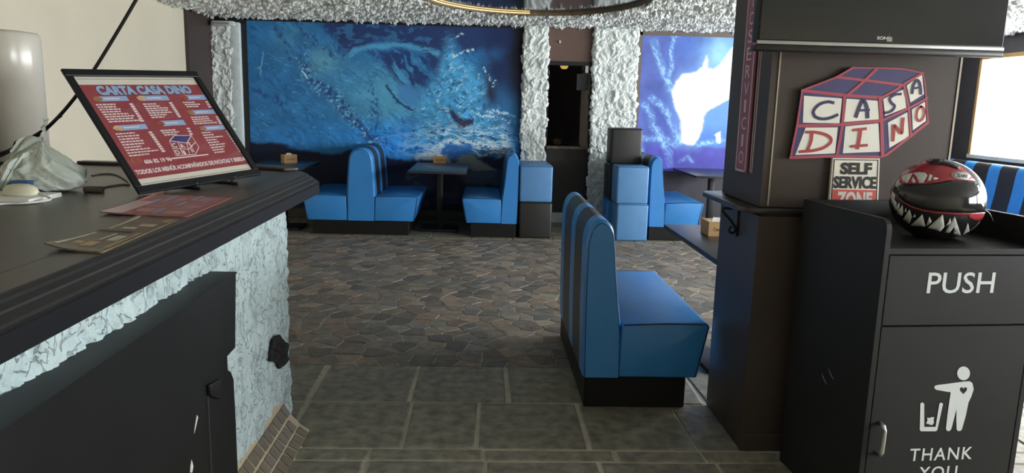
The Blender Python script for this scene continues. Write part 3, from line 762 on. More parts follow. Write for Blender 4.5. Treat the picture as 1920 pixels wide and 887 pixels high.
def build_bench(root, length, double=False, seats=(1,), stripes=STR):
    pr = refine(back_profile(double=double))
    x0 = -0.54 if double else 0.01; x1 = 0.54 if double else 0.525
    MB().box(x0, x1, 0.012, length, 0.0, 0.158).build('plinth', M_plinth, root, bevel=0.004, bseg=1, local=True)
    small = scale_prof(pr, 0.86)
    # end panels, cushioned: ring from a slightly smaller outline to the full one
    for y_out, y_in in ((0.0, 0.03), (length, length - 0.03)):
        n = len(pr); v = [(x, y_out, z) for x, z in small] + [(x, y_in, z) for x, z in pr]
        m = MB().add(v, [tuple(range(n))] + [(i, i + 1, n + i + 1, n + i) for i in range(n - 1)] + [(n - 1, 0, n, 2 * n - 1)])
        ep = obj('end_panel', smooth_me(m, 'end_panel'), M_blue, root, False)
        path = [(x, y_out + (0.004 if y_out == 0 else -0.004), z) for x, z in small]
        MB().tube(path, 0.0042, 6).build('piping', M_seam, ep, smooth=True, local=True)
    for a, b, k in stripes:
        a2 = 0.03 if a == 0 else a + 0.0015; b2 = length - 0.03 if b >= length else b - 0.0015
        mid = []
        obj('backrest_stripe', smooth_me(extr_y(pr, a2, b2), 'backrest_stripe'), M_black if k else M_blue, root, False)
    for s in seats:
        bx = 0.155 if double else 0.175
        sp_ = [(bx, 0.16), (0.578 if not double else 0.592, 0.16), (0.628 if not double else 0.655, 0.425), (0.624 if not double else 0.65, 0.44), (0.60, 0.448), (0.40, 0.447), (bx + 0.01, 0.436)]
        v = [(s * x, 0.004, z) for x, z in sp_] + [(s * x, length - 0.004, z) for x, z in sp_]
        n = len(sp_)
        m = MB().add(v, [tuple(range(n - 1, -1, -1)), tuple(range(n, 2 * n))] + [(i, (i + 1) % n, n + (i + 1) % n, n + i) for i in range(n)])
        st_o = m.build('seat', M_blue, root, bevel=0.012, bseg=3, local=True)
        for yy_ in (0.003, length - 0.003):
            pth = [(s * x, yy_, z) for x, z in ([(bx + 0.02, 0.434), (0.40, 0.444), (0.60, 0.444)] + [(0.642 if double else 0.618, 0.43), (0.6 if double else 0.57, 0.168)])]
            MB().tube(pth, 0.0038, 6).build('seat_piping', M_seam, st_o, smooth=True, local=True)
    return root
GB = 'blue and black booth benches'
b_near = thing('booth_bench', 'blue booth bench with black back stripes standing beside the tiled floor edge and dark pillar', 'bench', (0.516, 3.553, 0), 0, GB)
build_bench(b_near, BL)
b_dbl = thing('booth_bench', 'double-sided blue booth bench in front of the ice mural between two tables', 'bench', (-1.385, 8.41, 0), 0, GB)
build_bench(b_dbl, 1.17, True, (1, -1), [(0, 0.17, 0), (0.17, 0.47, 1), (0.47, 0.65, 0), (0.65, 0.99, 1), (0.99, 1.17, 0)])
def copy_thing(src, label, loc, rz, flip=False):
    r_ = src.copy(); COL.objects.link(r_)
    sc_ = Matrix.Diagonal((-1 if flip else 1, 1, 1, 1))
    r_.matrix_basis = Matrix.Translation(Vector(loc)) @ Matrix.Rotation(rz, 4, 'Z') @ sc_
    r_['label'] = label
    for ch in list(src.children):
        c_ = ch.copy(); COL.objects.link(c_); c_.parent = r_
        for g in list(ch.children):
            d_ = g.copy(); COL.objects.link(d_); d_.parent = c_
    return r_
copy_thing(b_near, 'single blue booth bench backing onto the blue-over-black cube stack', (0.384, 8.385, 0), 0, True)
copy_thing(b_near, 'blue booth bench beside the violet cave mural, facing the dark table there', (1.892, 8.385, 0), 0)
b_win = thing('booth_bench', 'long blue and black striped booth bench under the bright window', 'bench', (WX - 0.05, 6.4, 0), 0, GB)
b_win.matrix_basis = Matrix.Translation((WX - 0.05, 6.5, 0)) @ Matrix.Diagonal((-1, 1, 1, 1))
ss = []; y = 0.0; k = 0
while y < 3.05:
    w_ = 0.2 if k % 2 == 0 else 0.27
    ss.append((y, min(y + w_, 3.05), k % 2)); y += w_; k += 1
build_bench(b_win, 3.05, stripes=ss)

# ---------------------------------------------------------------- cube stools
def cube(label, x, y, z, s, h, m, rz=0.0):
    t = thing('cube_stool', label, 'stool', (x, y, z), rz, 'stacked cube stools')
    up = MB().box(-s / 2, s / 2, -s / 2, s / 2, 0.0, h).build('upholstery', m, t, bevel=0.022, bseg=4, local=True)
    zt = h - 0.012
    q = s / 2 - 0.002
    MB().tube([(-q, -q, zt), (q, -q, zt), (q, q, zt), (-q, q, zt), (-q, -q, zt)], 0.003, 6).build('piping', M_seam if m is not M_black else M_metal, up, local=True)
    return t
S = 0.37
cube('black leatherette cube stool under a pale blue one, by the single booth bench', 0.595, 8.565, 0, S, 0.415, M_black)
cube('pale blue cube stool on top of a black cube, by the single booth bench', 0.590, 8.565, 0.415, S, 0.415, M_pale)
cube('pale blue cube stool on the floor behind the black cube, against the stone pilaster', 0.585, 8.96, 0, S, 0.415, M_pale)
cube('pale blue cube stool stacked behind another pale blue cube, against the stone pilaster', 0.580, 8.96, 0.415, S, 0.415, M_pale)
cube('pale blue cube stool on the floor beside the cave mural booth bench', 1.690, 8.50, 0, 0.36, 0.425, M_pale)
cube('pale blue cube stool topping two pale cubes beside the cave mural booth bench', 1.675, 8.50, 0.425, 0.36, 0.425, M_pale)
cube('blue cube stool at the bottom of the tall stack of black cubes', 1.640, 8.90, 0, 0.36, 0.42, M_blue)
cube('black cube stool in the middle of the tall stack beside the wide stone pilaster', 1.645, 8.90, 0.42, 0.36, 0.42, M_black)
cube('black cube stool crowning the tall three-cube stack before the wide stone pilaster', 1.660, 8.90, 0.84, 0.36, 0.42, M_black)

# ---------------------------------------------------------------- tables
def table(label, x0, x1, y0, y1, n_legs=1):
    xc, yc = (x0 + x1) / 2, (y0 + y1) / 2
    t = thing('dining_table', label, 'table', (xc, yc, 0), 0, 'dark pedestal tables')
    w, d = (x1 - x0) / 2, (y1 - y0) / 2
    MB().box(-w, w, -d, d, 0.722, 0.75).build('tabletop', M_tablet, t, bevel=0.004, bseg=2, local=True)
    MB().box(-w + .001, w - .001, -d + .001, d - .001, 0.7215, 0.7235).build('edge_band', M_metal, t, local=True)
    ly = [0.0] if n_legs == 1 else [-d * 0.55, d * 0.55]
    for q in ly:
        MB().box(-0.035, 0.035, q - 0.035, q + 0.035, 0.03, 0.715).build('pedestal', M_metal, t, bevel=0.006, local=True)
        MB().box(-0.22, 0.22, q - 0.2, q + 0.2, 0.0, 0.03).build('foot_plate', M_metal, t, bevel=0.006, local=True)
        MB().box(-0.15, 0.15, q - 0.15, q + 0.15, 0.708, 0.722).build('mount_plate', M_metal, t, local=True)
    return t
table('dark pedestal table between the double-sided and single booth benches', -0.845, -0.195, 8.25, 9.5)
table('dark pedestal table before the ice mural, behind the end of the bar counter', -2.66, -2.01, 8.25, 9.3)
table('dark pedestal table in front of the violet cave mural', 2.43, 3.12, 8.45, 9.55)
table('dark pedestal table between the striped bench and the television pillar', 1.19, 1.86, 3.68, 4.82)
def napkin_box(label, x, y, rz, txt, w=0.16, d=0.1, h=0.1):
    t = thing('napkin_box', label, 'napkin box', (x, y, 0.75), rz, 'wooden napkin boxes on the tables')
    m = MB().box(-w / 2, w / 2, -d / 2, -d / 2 + 0.01, 0, h).box(-w / 2, w / 2, d / 2 - 0.01, d / 2, 0, h).box(-w / 2, -w / 2 + 0.01, -d / 2 + 0.01, d / 2 - 0.01, 0, h).box(w / 2 - 0.01, w / 2, -d / 2 + 0.01, d / 2 - 0.01, 0, h).box(-w / 2 + 0.01, w / 2 - 0.01, -d / 2 + 0.01, d / 2 - 0.01, 0, 0.01)
    bx_ = m.build('box', M_wood, t, bevel=0.0015, bseg=1, local=True)
    nap = MB().box(-w / 2 + 0.012, w / 2 - 0.012, -d / 2 + 0.012, d / 2 - 0.012, 0.01, h - 0.008)
    nap.add([(-w / 4, -0.01, h - 0.009), (w / 4, -0.01, h - 0.009), (w / 4, 0.014, h - 0.009), (-w / 4, 0.014, h - 0.009), (-w / 6, 0, h + 0.018), (w / 6, 0.004, h + 0.015)], [(0, 1, 5, 4), (2, 3, 4, 5), (1, 2, 5), (3, 0, 4)])
    nap.build('napkins', M_white, t, local=True)
    uv, f = text_flat(txt, 0.01)
    q = [(-w * .30, 0, h * .62), (w * .34, 0, h * .62), (w * .34, 0, h * .38), (-w * .30, 0, h * .38)]
    v = bil(q, uv) + np.array([0, -d / 2 - 0.0008, 0])
    obj('lettering', mesh('lettering', v, f), M_ink, bx_, False)
    return t
napkin_box('wooden napkin box on the table before the ice mural near the counter end', -2.31, 8.95, R(38), 'Casa Dino')
napkin_box('wooden napkin box on the table between the double and single booth benches', -0.56, 9.42, R(0), 'Casa Dino', 0.155, 0.09, 0.09)
napkin_box('wooden napkin box on the table beside the television pillar', 1.425, 4.45, R(0), 'Casa Dino', 0.15, 0.16, 0.088)

# ================================================================== BAR COUNTER
cb = thing('counter_base', 'bar counter base of rough pale blue-white plaster above a mosaic skirting', 'counter base', (-1.1, 2.0, 0))
v, f = sweep_stone([(-0.905, 0.1), (-0.905, 3.44), (-0.98, 3.56), (-1.45, 3.85), (-3.3, 3.9)], 0.0, 1.018, 0.06, 0.010, 41, st=0.0075, round_=0.02, m=M_stone2, crisp=2.2)
# long shallow undulation of the plaster and open pits
S_, Z_ = v[:, 1] * 1.0, v[:, 2]
v[:, 0] += 0.012 * (fbm(S_ * 3, Z_ * 3, 77) - 0.5) - 0.016 * sstep(0.74, 0.84, ridged(S_ * 9, Z_ * 6, 79, 5)) - 0.012 * sstep(0.66, 0.76, fbm(S_ * 26, Z_ * 18, 80, 3))
obj('plaster', fast_mesh('plaster', v, f, smooth=True), M_base_pl, cb)
# rough black patch, slightly proud of the plaster face
pts = [at_x(x, y, -0.897) for x, y in ((512, 634), (524, 629), (531, 638), (541, 646), (538, 664), (541, 672), (534, 684), (524, 691), (516, 680), (506, 676), (505, 660), (510, 648))]
cc_ = sum(pts) / len(pts); hv = []
for k, p in enumerate(pts):
    q = pts[(k + 1) % len(pts)]
    for t in (0, 0.33, 0.66):
        m_ = p + (q - p) * t; hv.append(m_ + (cc_ - m_) * random.uniform(-0.05, 0.06))
n = len(hv); hm = MB(); ring2 = [cc_ + (p - cc_) * 0.5 + np.array([random.uniform(-.008, .010), 0, 0]) for p in hv]
hm.add([p + np.array([0.004, 0, 0]) for p in hv] + ring2 + [cc_ + np.array([-0.004, 0, 0])] + [p - np.array([0.006, 0, 0]) for p in hv],
       [(i, (i + 1) % n, n + (i + 1) % n, n + i) for i in range(n)] + [(n + i, n + (i + 1) % n, 2 * n) for i in range(n)] + [(2 * n + 1 + i, 2 * n + 1 + (i + 1) % n, (i + 1) % n, i) for i in range(n)])
hm.build('black_patch', mat('rough_black', (26, 26, 26), 0.9, var=0.6, scale=60, bump=0.8, bscale=80), cb)['label'] = 'rough black patch on the pale plaster'
# mosaic cove at the foot
M_mos = mat('mosaic_tile', (110, 100, 82), 0.4, var=0.2, scale=12)
M_mosg = mat('mosaic_grout', (184, 168, 142), 0.8, var=0.1)
bedpts = [(-0.915, 0.15), (-0.895, 0.125), (-0.862, 0.075), (-0.822, 0.03), (-0.775, -0.004), (-0.915, -0.004)]
mosb = MB().prism([(x, 2.52, z) for x, z in bedpts], (0, 0.74, 0)).build('baseboard_counter', M_mosg)
struct(mosb)
for j, (a, b) in enumerate((((-0.8935, 0.126), (-0.8655, 0.083)), ((-0.8575, 0.073), (-0.826, 0.037)), ((-0.817, 0.029), (-0.780, 0.003)))):
    A = np.array([a[0], 0, a[1]]); B = np.array([b[0], 0, b[1]]); d = (B - A); nrm = np.array([-d[2], 0, d[0]]); nrm /= np.linalg.norm(nrm); nrm *= -1 if nrm[0] < 0 else 1
    y = 2.53 + 0.02 * j
    while y < 3.19:
        sk = random.uniform(-0.006, 0.006); y2 = y + 0.066
        q = [A + np.array([0, y + 0.006, 0]), A + np.array([0, y2 - 0.006 + sk, 0]), B + np.array([0, y2 - 0.006, 0]), B + np.array([0, y + 0.006 + sk, 0])]
        MB().prism([p - nrm * 0.004 for p in q], nrm * (0.007 + random.uniform(-.001, .001))).build('mosaic_piece', M_mos, mosb)
        y = y2
# worktop with stepped moulding and raised rim
ct = thing('countertop', 'dark wooden bar worktop with stepped moulded edge and raised rim', 'countertop', (-1.3, 2.5, 1.02))
outer = [(-0.85, -0.4), (-0.85, 3.86), (-0.872, 3.98), (-0.93, 4.08), (-1.03, 4.17), (-1.17, 4.225), (-1.35, 4.245), (-3.35, 4.33)]
def inset(path, d):
    out = []
    P = [np.array(p) for p in path]
    for i in range(len(P)):
        ns = []
        if i > 0: t = P[i] - P[i - 1]; t /= np.linalg.norm(t); ns.append(np.array([-t[1], t[0]]))
        if i < len(P) - 1: t = P[i + 1] - P[i]; t /= np.linalg.norm(t); ns.append(np.array([-t[1], t[0]]))
        n = sum(ns); n /= np.linalg.norm(n); n /= max(0.5, n @ ns[0])
        out.append(P[i] + n * d)
    return out
def strip(name, profile, m, smooth=False):
    """edge profile [(inset, z)] swept along the outer line"""
    rows_ = [[(p[0], p[1], z) for p in inset(outer, d)] for d, z in profile]
    n = len(outer); v = [p for r_ in rows_ for p in r_]
    f = [(j * n + i, j * n + i + 1, (j + 1) * n + i + 1, (j + 1) * n + i) for j in range(len(profile) - 1) for i in range(n - 1)]
    return MB().add(v, f).build(name, m, ct, smooth=smooth)
strip('edge_fascia', [(0.06, 1.02), (0.004, 1.02), (0.0, 1.024), (0.0, 1.071), (0.004, 1.075)], M_fascia)
strip('edge_moulding', [(0.004, 1.075), (0.012, 1.077), (0.016, 1.083), (0.034, 1.094), (0.036, 1.099), (0.052, 1.106), (0.056, 1.112), (0.064, 1.116), (0.067, 1.1185)], M_mould)
strip('rim', [(0.067, 1.1185), (0.07, 1.1197), (0.165, 1.1199), (0.17, 1.1199), (0.174, 1.118)], M_counter)
back = [(-3.35, 2.2), (-1.7, 2.2), (-1.7, -0.4)]
fieldp = [tuple(p) for p in inset(outer, 0.172)]
poly = fieldp + back
MB().prism([(x, y, 1.06) for x, y in poly], (0, 0, 0.06)).build('top_board', M_counter, ct)
up_o = [tuple(p) for p in inset(outer, 0.08)]; up_i = [tuple(p) for p in inset(outer, 0.16)]
cut_ = lambda P: [p for p in P[3:7]] + [(-2.2, P[6][1] + (P[7][1] - P[6][1]) * (-2.2 - P[6][0]) / (P[7][0] - P[6][0]))]
band = cut_(up_o) + cut_(up_i)[::-1]
tag(MB().prism([(x, y, 1.1202) for x, y in band], (0, 0, 0.018)).build('worktop_upstand', M_counter, bevel=0.003), 'low dark upstand along the far edge of the bar worktop', 'upstand')
poly2 = [tuple(p) for p in inset(outer, 0.02)] + back
MB().prism([(x, y, 1.02) for x, y in poly2], (0, 0, 0.035)).build('under_board', M_fascia, ct)
# black cabinet against the base
cab = thing('cabinet', 'black wooden cabinet box fixed against the plaster counter base', 'cabinet', (-0.86, 1.4, 0))
XB = -0.822
prof = [at_x(x, y, XB)[1:] for x, y in ((442, 512), (441, 652), (426, 668), (427, 694), (433, 698), (438, 712), (441, 770), (446, 887))]
prof = [(p[0], p[1]) for p in prof]; prof[0] = (prof[0][0], 0.92)
yend = prof[-1][0]
poly = [(0.3, 0.92)] + prof + [(yend, 0.0), (0.3, 0.0)]
MB().prism([(XB, y, z) for y, z in poly], (-0.064, 0, 0)).build('body', M_cab, cab)
MB().box(XB - 0.092, XB + 0.003, 0.3, prof[0][0] + 0.002, 0.92, 0.926).build('top_board', M_cab, cab)
a = at_x(388, 742, XB); b = at_x(371, 887, XB)
MB().box(XB - 0.002, XB + 0.004, a[1] - 0.0015, a[1] + 0.0015, 0.02, a[2]).build('door_gap', mat('groove_grey', (70, 70, 70), 0.5), cab)
q = [at_x(x, y, XB) for x, y in ((386, 722), (408, 710), (408, 748), (388, 742))]
MB().prism(q, (0.012, 0, 0)).build('latch', M_metal, cab, bevel=0.003)
for pts in (((369, 778), (371, 782), (367, 800), (364, 813), (365, 800)), ((359, 862), (362, 875), (360, 886), (356, 886), (357, 872))):
    MB().prism([at_x(x, y, XB) for x, y in pts], (0.001, 0, 0)).build('scratch', M_white, cab)

# ---------------------------------------------------------------- framed menu on a small easel
BLc = at_z(262, 363, 1.128); BRc = at_z(491, 326, 1.152)
e = BRc - BLc; d = ray(115, 128); t_ = np.dot(BLc - CC, e) / np.dot(d, e)
TLc = CC + t_ * d; TRc = TLc + e
U = e; Vv = TLc - BLc
NB = np.cross(U, Vv); NB /= np.linalg.norm(NB)
if np.dot(NB, CC - BLc) < 0: NB = -NB
W_, H_ = np.linalg.norm(U), np.linalg.norm(Vv)
def bd(u, w): return BLc + U * u + Vv * w
def bquad(u0, u1, w0, w1): return [bd(u0, w1), bd(u1, w1), bd(u1, w0), bd(u0, w0)]
mn = thing('menu_board', 'black framed red menu board leaning on an easel on the bar', 'menu board', tuple((BLc + BRc) / 2 - np.array([0, 0, 0.02])))
TX = lambda px, py: (lambda p: (np.dot(p - BLc, U) / W_ ** 2, np.dot(p - BLc, Vv) / H_ ** 2))(at_plane(px, py, BLc, NB))
BW = 0.032; bu, bw = BW / W_, BW / H_
for nm, (u0, u1, w0, w1) in (('frame_bottom', (0, 1, 0, bw)), ('frame_top', (0, 1, 1 - bw, 1)), ('frame_left', (0, bu, bw, 1 - bw)), ('frame_right', (1 - bu, 1, bw, 1 - bw))):
    MB().prism(bquad(u0, u1, w0, w1), -NB * 0.012).build('frame_bar', M_metal, mn, bevel=0.002, bseg=1)
def patch(name, u0, u1, w0, w1, lift, m, sk=0.0):
    q = [bd(u0, w1), bd(u1 - sk * 0, w1), bd(u1 + sk, w0), bd(u0, w0)]
    return MB().prism([p - NB * (0.010 - lift) for p in q], -NB * 0.0004).build(name, m, mn)
M_red = mat('menu_red_print', (140, 58, 64), 0.4, var=0.05, scale=3)
M_cream = mat('menu_cream_paper', (206, 200, 184), 0.45, var=0.02)
M_menublue = mat('menu_pale_blue_print', (138, 166, 200), 0.45, var=0.03)
M_pinkish = mat('menu_pale_print', (216, 200, 196), 0.45)
patch('paper', bu, 1 - bu, bw, 1 - bw, 0.0, M_cream)
iu0, iu1 = bu + 0.003, 1 - bu - 0.003
iw0 = (TX(264, 331)[1] + TX(468, 307)[1]) / 2; iw1 = (TX(150, 155.5)[1] + TX(375, 157)[1]) / 2
patch('red_ground', iu0, iu1, iw0, iw1, 0.0006, M_red)
M_line = mat('menu_dark_line', (70, 60, 58), 0.5)
for w_ in (bw + 0.018, 1 - bw - 0.02): patch('ruled_line', bu + 0.02, 1 - bu - 0.02, w_, w_ + 0.003, 0.0006, M_line)
def mtext(s, u0, u1, w0, w1, m, bold=0.02, lift=0.0012):
    return text_on('lettering', s, bquad(u0, u1, w0, w1), -NB * (0.010 - lift), m, mn, bold)
TX = lambda px, py: (lambda p: (np.dot(p - BLc, U) / W_ ** 2, np.dot(p - BLc, Vv) / H_ ** 2))(at_plane(px, py, BLc, NB))
def px_quad(tl, tr, br, bl):
    """board coordinates of a photographed rectangle, squared up"""
    c_ = [TX(*p) for p in (tl, tr, br, bl)]
    return (c_[0][0] + c_[3][0]) / 2, (c_[1][0] + c_[2][0]) / 2, (c_[2][1] + c_[3][1]) / 2, (c_[0][1] + c_[1][1]) / 2
q = px_quad((178, 158), (357, 160), (364, 174), (187, 174)); mtext('CARTA CASA DINO', q[0] - 0.004, q[1] + 0.004, q[2] - 0.008, q[3] + 0.006, M_line, 0.09, 0.0010); mtext('CARTA CASA DINO', q[0], q[1], q[2] - 0.004, q[3] + 0.004, M_menublue, 0.06, 0.0014)
heads = [((184, 178), (238, 178), (246, 187), (188, 187)), ((266, 177), (315, 177), (321, 186), (270, 186)), ((347, 176), (386, 176), (391, 185), (350, 185)),
         ((358, 204), (402, 204), (407, 212), (362, 212)), ((220, 232), (275, 231), (281, 240), (226, 242)), ((302, 225), (346, 222), (351, 232), (306, 234)), ((380, 234), (420, 233), (426, 241), (385, 242))]
FOOD = [mat('fried_brown', (150, 104, 70), 0.6, var=0.3, scale=90), mat('bun_tan', (190, 160, 120), 0.6, var=0.3, scale=90), mat('sauce_red', (150, 70, 50), 0.6, var=0.4, scale=90)]
for k, hq in enumerate(heads):
    q = px_quad(*hq); patch('heading_bar', q[0], q[1], q[2], q[3], 0.0012, M_menublue)
    patch('heading_line', q[0] + (q[1] - q[0]) * 0.18, q[0] + (q[1] - q[0]) * 0.72, q[2] + (q[3] - q[2]) * 0.4, q[2] + (q[3] - q[2]) * 0.62, 0.0016, M_pinkish)
    cu_, cw_ = q[0] - 0.004, (q[2] + q[3]) / 2
    pts = []
    for a in np.linspace(0, 2 * math.pi, 12, endpoint=False):
        rr_ = random.uniform(0.85, 1.1); pts.append(bd(cu_ + 0.032 * rr_ * math.cos(a), cw_ + 0.022 * rr_ * math.sin(a)) - NB * 0.0085)
    MB().prism(pts, NB * 0.0004).build('food_picture', FOOD[k % 3], mn)
def block(tl, bl_, n, widths, price_px=None):
    a = TX(*tl); b = TX(*bl_)
    m = MB()
    for i in range(n):
        t = i / max(1, n - 1); u = a[0] * (1 - t) + b[0] * t; w_ = a[1] * (1 - t) + b[1] * t
        x = u; L = widths[i % len(widths)]
        while x < u + L:
            ww = random.uniform(0.012, 0.03); m.prism([p - NB * 0.0088 for p in bquad(x, min(x + ww, u + L), w_ - 0.006, w_ + 0.005)], NB * 0.0002); x += ww + 0.005
        if price_px:
            pa = TX(*price_px[0]); pb = TX(*price_px[1]); pu = pa[0] * (1 - t) + pb[0] * t; pw = pa[1] * (1 - t) + pb[1] * t
            m.prism([p - NB * 0.0088 for p in bquad(pu - 0.012, pu + 0.014, pw - 0.0075, pw + 0.0075)], NB * 0.0002)
    m.build('menu_lines', M_pinkish, mn)
block((182, 194), (206, 226), 8, [0.13, 0.12, 0.14, 0.13, 0.17, 0.2, 0.18, 0.22], ((248, 193), (268, 224)))
block((270, 193), (286, 218), 7, [0.1, 0.12, 0.17, 0.16, 0.18, 0.13, 0.1], ((322, 191), (338, 216)))
block((345, 190), (352, 198), 3, [0.1, 0.13, 0.1], ((390, 189), (395, 198)))
block((360, 218), (366, 230), 4, [0.15, 0.15, 0.17, 0.2], ((409, 217), (415, 229)))
block((219, 249), (244, 290), 9, [0.13, 0.15, 0.14, 0.16, 0.15, 0.12, 0.17, 0.22, 0.14], ((284, 246), (308, 281)))
block((303, 243), (310, 251), 3, [0.12, 0.13, 0.1], ((355, 239), (360, 249)))
block((380, 247), (404, 284), 9, [0.08, 0.09, 0.16, 0.09, 0.1, 0.14, 0.12, 0.1, 0.09], ((428, 244), (452, 281)))
# the little cube emblem
M_menunavy = mat('menu_navy_print', (58, 54, 110), 0.45)
em = [(320, 262), (328, 252), (361, 252), (374, 268), (370, 284), (358, 290), (332, 291)]
def emb(pts, m, nm, lift):
    MB().prism([bd(*TX(*p)) - NB * (0.010 - lift) for p in pts], -NB * 0.0003).build(nm, m, mn)
emb([(321, 262), (329, 253), (361, 252), (352, 266)], M_menunavy, 'emblem_top', 0.0014)
for pl in ([(320, 262), (329, 252), (361, 252), (375, 274), (369, 287), (332, 290), (320, 262)], [(321, 262), (352, 266), (361, 252)], [(352, 266), (358, 288)], [(326, 276), (355, 278), (368, 265)], [(336, 264), (345, 289)]):
    ribbon([bd(*TX(*p)) for p in pl], 0.0035, -NB * 0.0085).build('emblem_line', M_pinkish, mn)
for s_, b_ in (('C', (325, 266, 333, 275)), ('A', (339, 267, 348, 276)), ('D', (331, 279, 339, 288)), ('I', (345, 280, 350, 288)), ('S', (356, 264, 361, 275)), ('N', (360, 275, 365, 284))):
    q = px_quad((b_[0], b_[1]), (b_[2], b_[1]), (b_[2], b_[3]), (b_[0], b_[3])); mtext(s_, q[0], q[1], q[2], q[3], M_pinkish, 0.03, 0.0016)
q = px_quad((271, 297), (322, 292), (325, 300), (274, 305)); mtext('606 82 19 96', q[0], q[1], q[2], q[3], M_pinkish, 0.045)
q = px_quad((254, 315), (462, 292), (463, 300), (256, 323)); mtext('TODOS LOS MENÚS ACOMPAÑADOS DE PATATAS Y BEBIDA', q[0], q[1], q[2] - 0.004, q[3] + 0.006, M_pinkish, 0.05)
q = px_quad((322, 292), (394, 288), (394, 290.5), (322, 294.5)); patch('small_line', q[0], q[1], q[2], q[3], 0.0012, M_pinkish)
pts = [bd(*TX(*p)) - NB * 0.0085 for p in ((246, 295), (252, 291), (262, 293), (268, 299), (266, 304), (256, 306), (248, 302))]
MB().prism(pts, NB * 0.0004).build('food_picture', FOOD[2], mn)
patch('glass', bu - 0.002, 1 - bu + 0.002, bw - 0.002, 1 - bw + 0.002, 0.004, mat_glass('menu_glass'))
# easel: two feet, back strut
for u_ in (0.40, 0.72):
    p = bd(u_, 0.0); q = p - NB * 0.03
    gdir = np.array([NB[0], NB[1], 0]); gdir /= np.linalg.norm(gdir)
    m = MB().tube([p + NB * 0.012 + np.array([0, 0, 0.012]), p + NB * 0.014 - Vv / H_ * 0.006, p - NB * 0.010 - Vv / H_ * 0.006], 0.005, 8)
    m.tube([np.array([p[0], p[1], 1.126]) + gdir * 0.03, np.array([p[0], p[1], 1.126]) - gdir * 0.16], 0.006, 8)
    m.tube([p - NB * 0.01 - Vv / H_ * 0.006, np.array([p[0], p[1], 1.127])], 0.005, 8)
    m.tube([bd(u_, 0.6) - NB * 0.025, np.array([p[0], p[1], 1.126]) - gdir * 0.16], 0.005, 8)
    m.build('easel_leg', M_metal, mn, smooth=True)

# ---------------------------------------------------------------- leaflets on the counter
def sheet(name, label, corners, th, m, zt, curl=0.0):
    t = thing(name, label, 'leaflet', tuple(np.mean(corners, 0)))
    nu, nv = 14, 14
    Ug, Vg = np.meshgrid(np.linspace(0, 1, nu), np.linspace(0, 1, nv), indexing='ij')
    uv = np.stack([Ug.ravel(), Vg.ravel()], 1)
    P = bil(corners, uv); P[:, 2] = zt + th + curl * ((1 - uv[:, 0]) * (1 - uv[:, 1])) ** 3 + 0.6 * curl * ((1 - uv[:, 0]) * uv[:, 1]) ** 4
    v = np.vstack([P, P - np.array([0, 0, th])]); n = nu * nv; g = grid_faces(nu, nv)
    f = [tuple(q) for q in g] + [tuple(q[::-1] + n) for q in g]
    ed = [i * nv for i in range(nu)] + [(nu - 1) * nv + j for j in range(1, nv)] + [i * nv + nv - 1 for i in range(nu - 2, -1, -1)] + [j for j in range(nv - 2, 0, -1)]
    f += [(ed[k], ed[(k + 1) % len(ed)], n + ed[(k + 1) % len(ed)], n + ed[k]) for k in range(len(ed))]
    obj('paper', mesh('paper', v, f, True), m, t)
    def mark(u0, u1, w0, w1, mm, nm='printed_block'):
        us = np.linspace(u0, u1, 6); vs = np.linspace(w0, w1, 4); Ug2, Vg2 = np.meshgrid(us, vs, indexing='ij'); q = np.stack([Ug2.ravel(), Vg2.ravel()], 1)
        P2 = bil(corners, q); P2[:, 2] = zt + th + 0.0006 + curl * ((1 - q[:, 0]) * (1 - q[:, 1])) ** 3 + 0.6 * curl * ((1 - q[:, 0]) * q[:, 1]) ** 4
        obj(nm, mesh(nm, P2, grid_faces(6, 4)), mm, t)
    return t, mark
zt = 1.12
cor = [at_z(290, 366, zt), at_z(436, 371, zt), at_z(352, 407, zt), at_z(187, 403, zt)]
M_rleaf = mat('red_leaflet_print', (158, 96, 92), 0.35, var=0.1, scale=20)
t, mark = sheet('leaflet', 'red printed menu leaflet lying on the bar below the menu board', cor, 0.003, M_rleaf, zt, 0.008)
mark(0.0, 0.24, 0.0, 0.62, mat('leaflet_pale', (206, 180, 172), 0.4), 'pale_panel')
for (u0, u1, w0, w1) in ((0.02, 0.16, 0.16, 0.36), (0.18, 0.26, 0.45, 0.75), (0.30, 0.36, 0.62, 0.95), (0.52, 0.57, 0.08, 0.32), (0.58, 0.63, 0.42, 0.66), (0.60, 0.66, 0.74, 0.98), (0.80, 0.84, 0.62, 0.84)): mark(u0, u1, w0, w1, M_menublue)
for (u0, u1, w0, w1) in ((0.28, 0.50, 0.36, 0.40), (0.62, 0.88, 0.28, 0.32), (0.40, 0.56, 0.60, 0.63), (0.70, 0.95, 0.54, 0.57), (0.30, 0.48, 0.12, 0.28), (0.66, 0.9, 0.06, 0.2), (0.70, 0.92, 0.36, 0.48), (0.42, 0.55, 0.68, 0.82), (0.7, 0.78, 0.72, 0.9)): mark(u0, u1, w0, w1, mat('leaflet_pink', (190, 140, 134), 0.4, var=0.25, scale=120))
mark(0.10, 0.26, 0.34, 0.42, mat('leaflet_red', (150, 50, 54), 0.4))
cor = [at_z(262, 410, zt), at_z(334, 413, zt), at_z(192, 475, zt), at_z(84, 470, zt)]
M_bleaf = mat('olive_leaflet_print', (104, 96, 74), 0.4, var=0.3, scale=30)
t, mark = sheet('leaflet', 'olive brown printed leaflet with curled corner lying near the counter edge', cor, 0.004, M_bleaf, zt, 0.016)
M_lp = mat('leaflet_ochre', (176, 146, 96), 0.4, var=0.2, scale=60); M_lw = mat('leaflet_cream', (196, 190, 168), 0.4, var=0.2, scale=60)
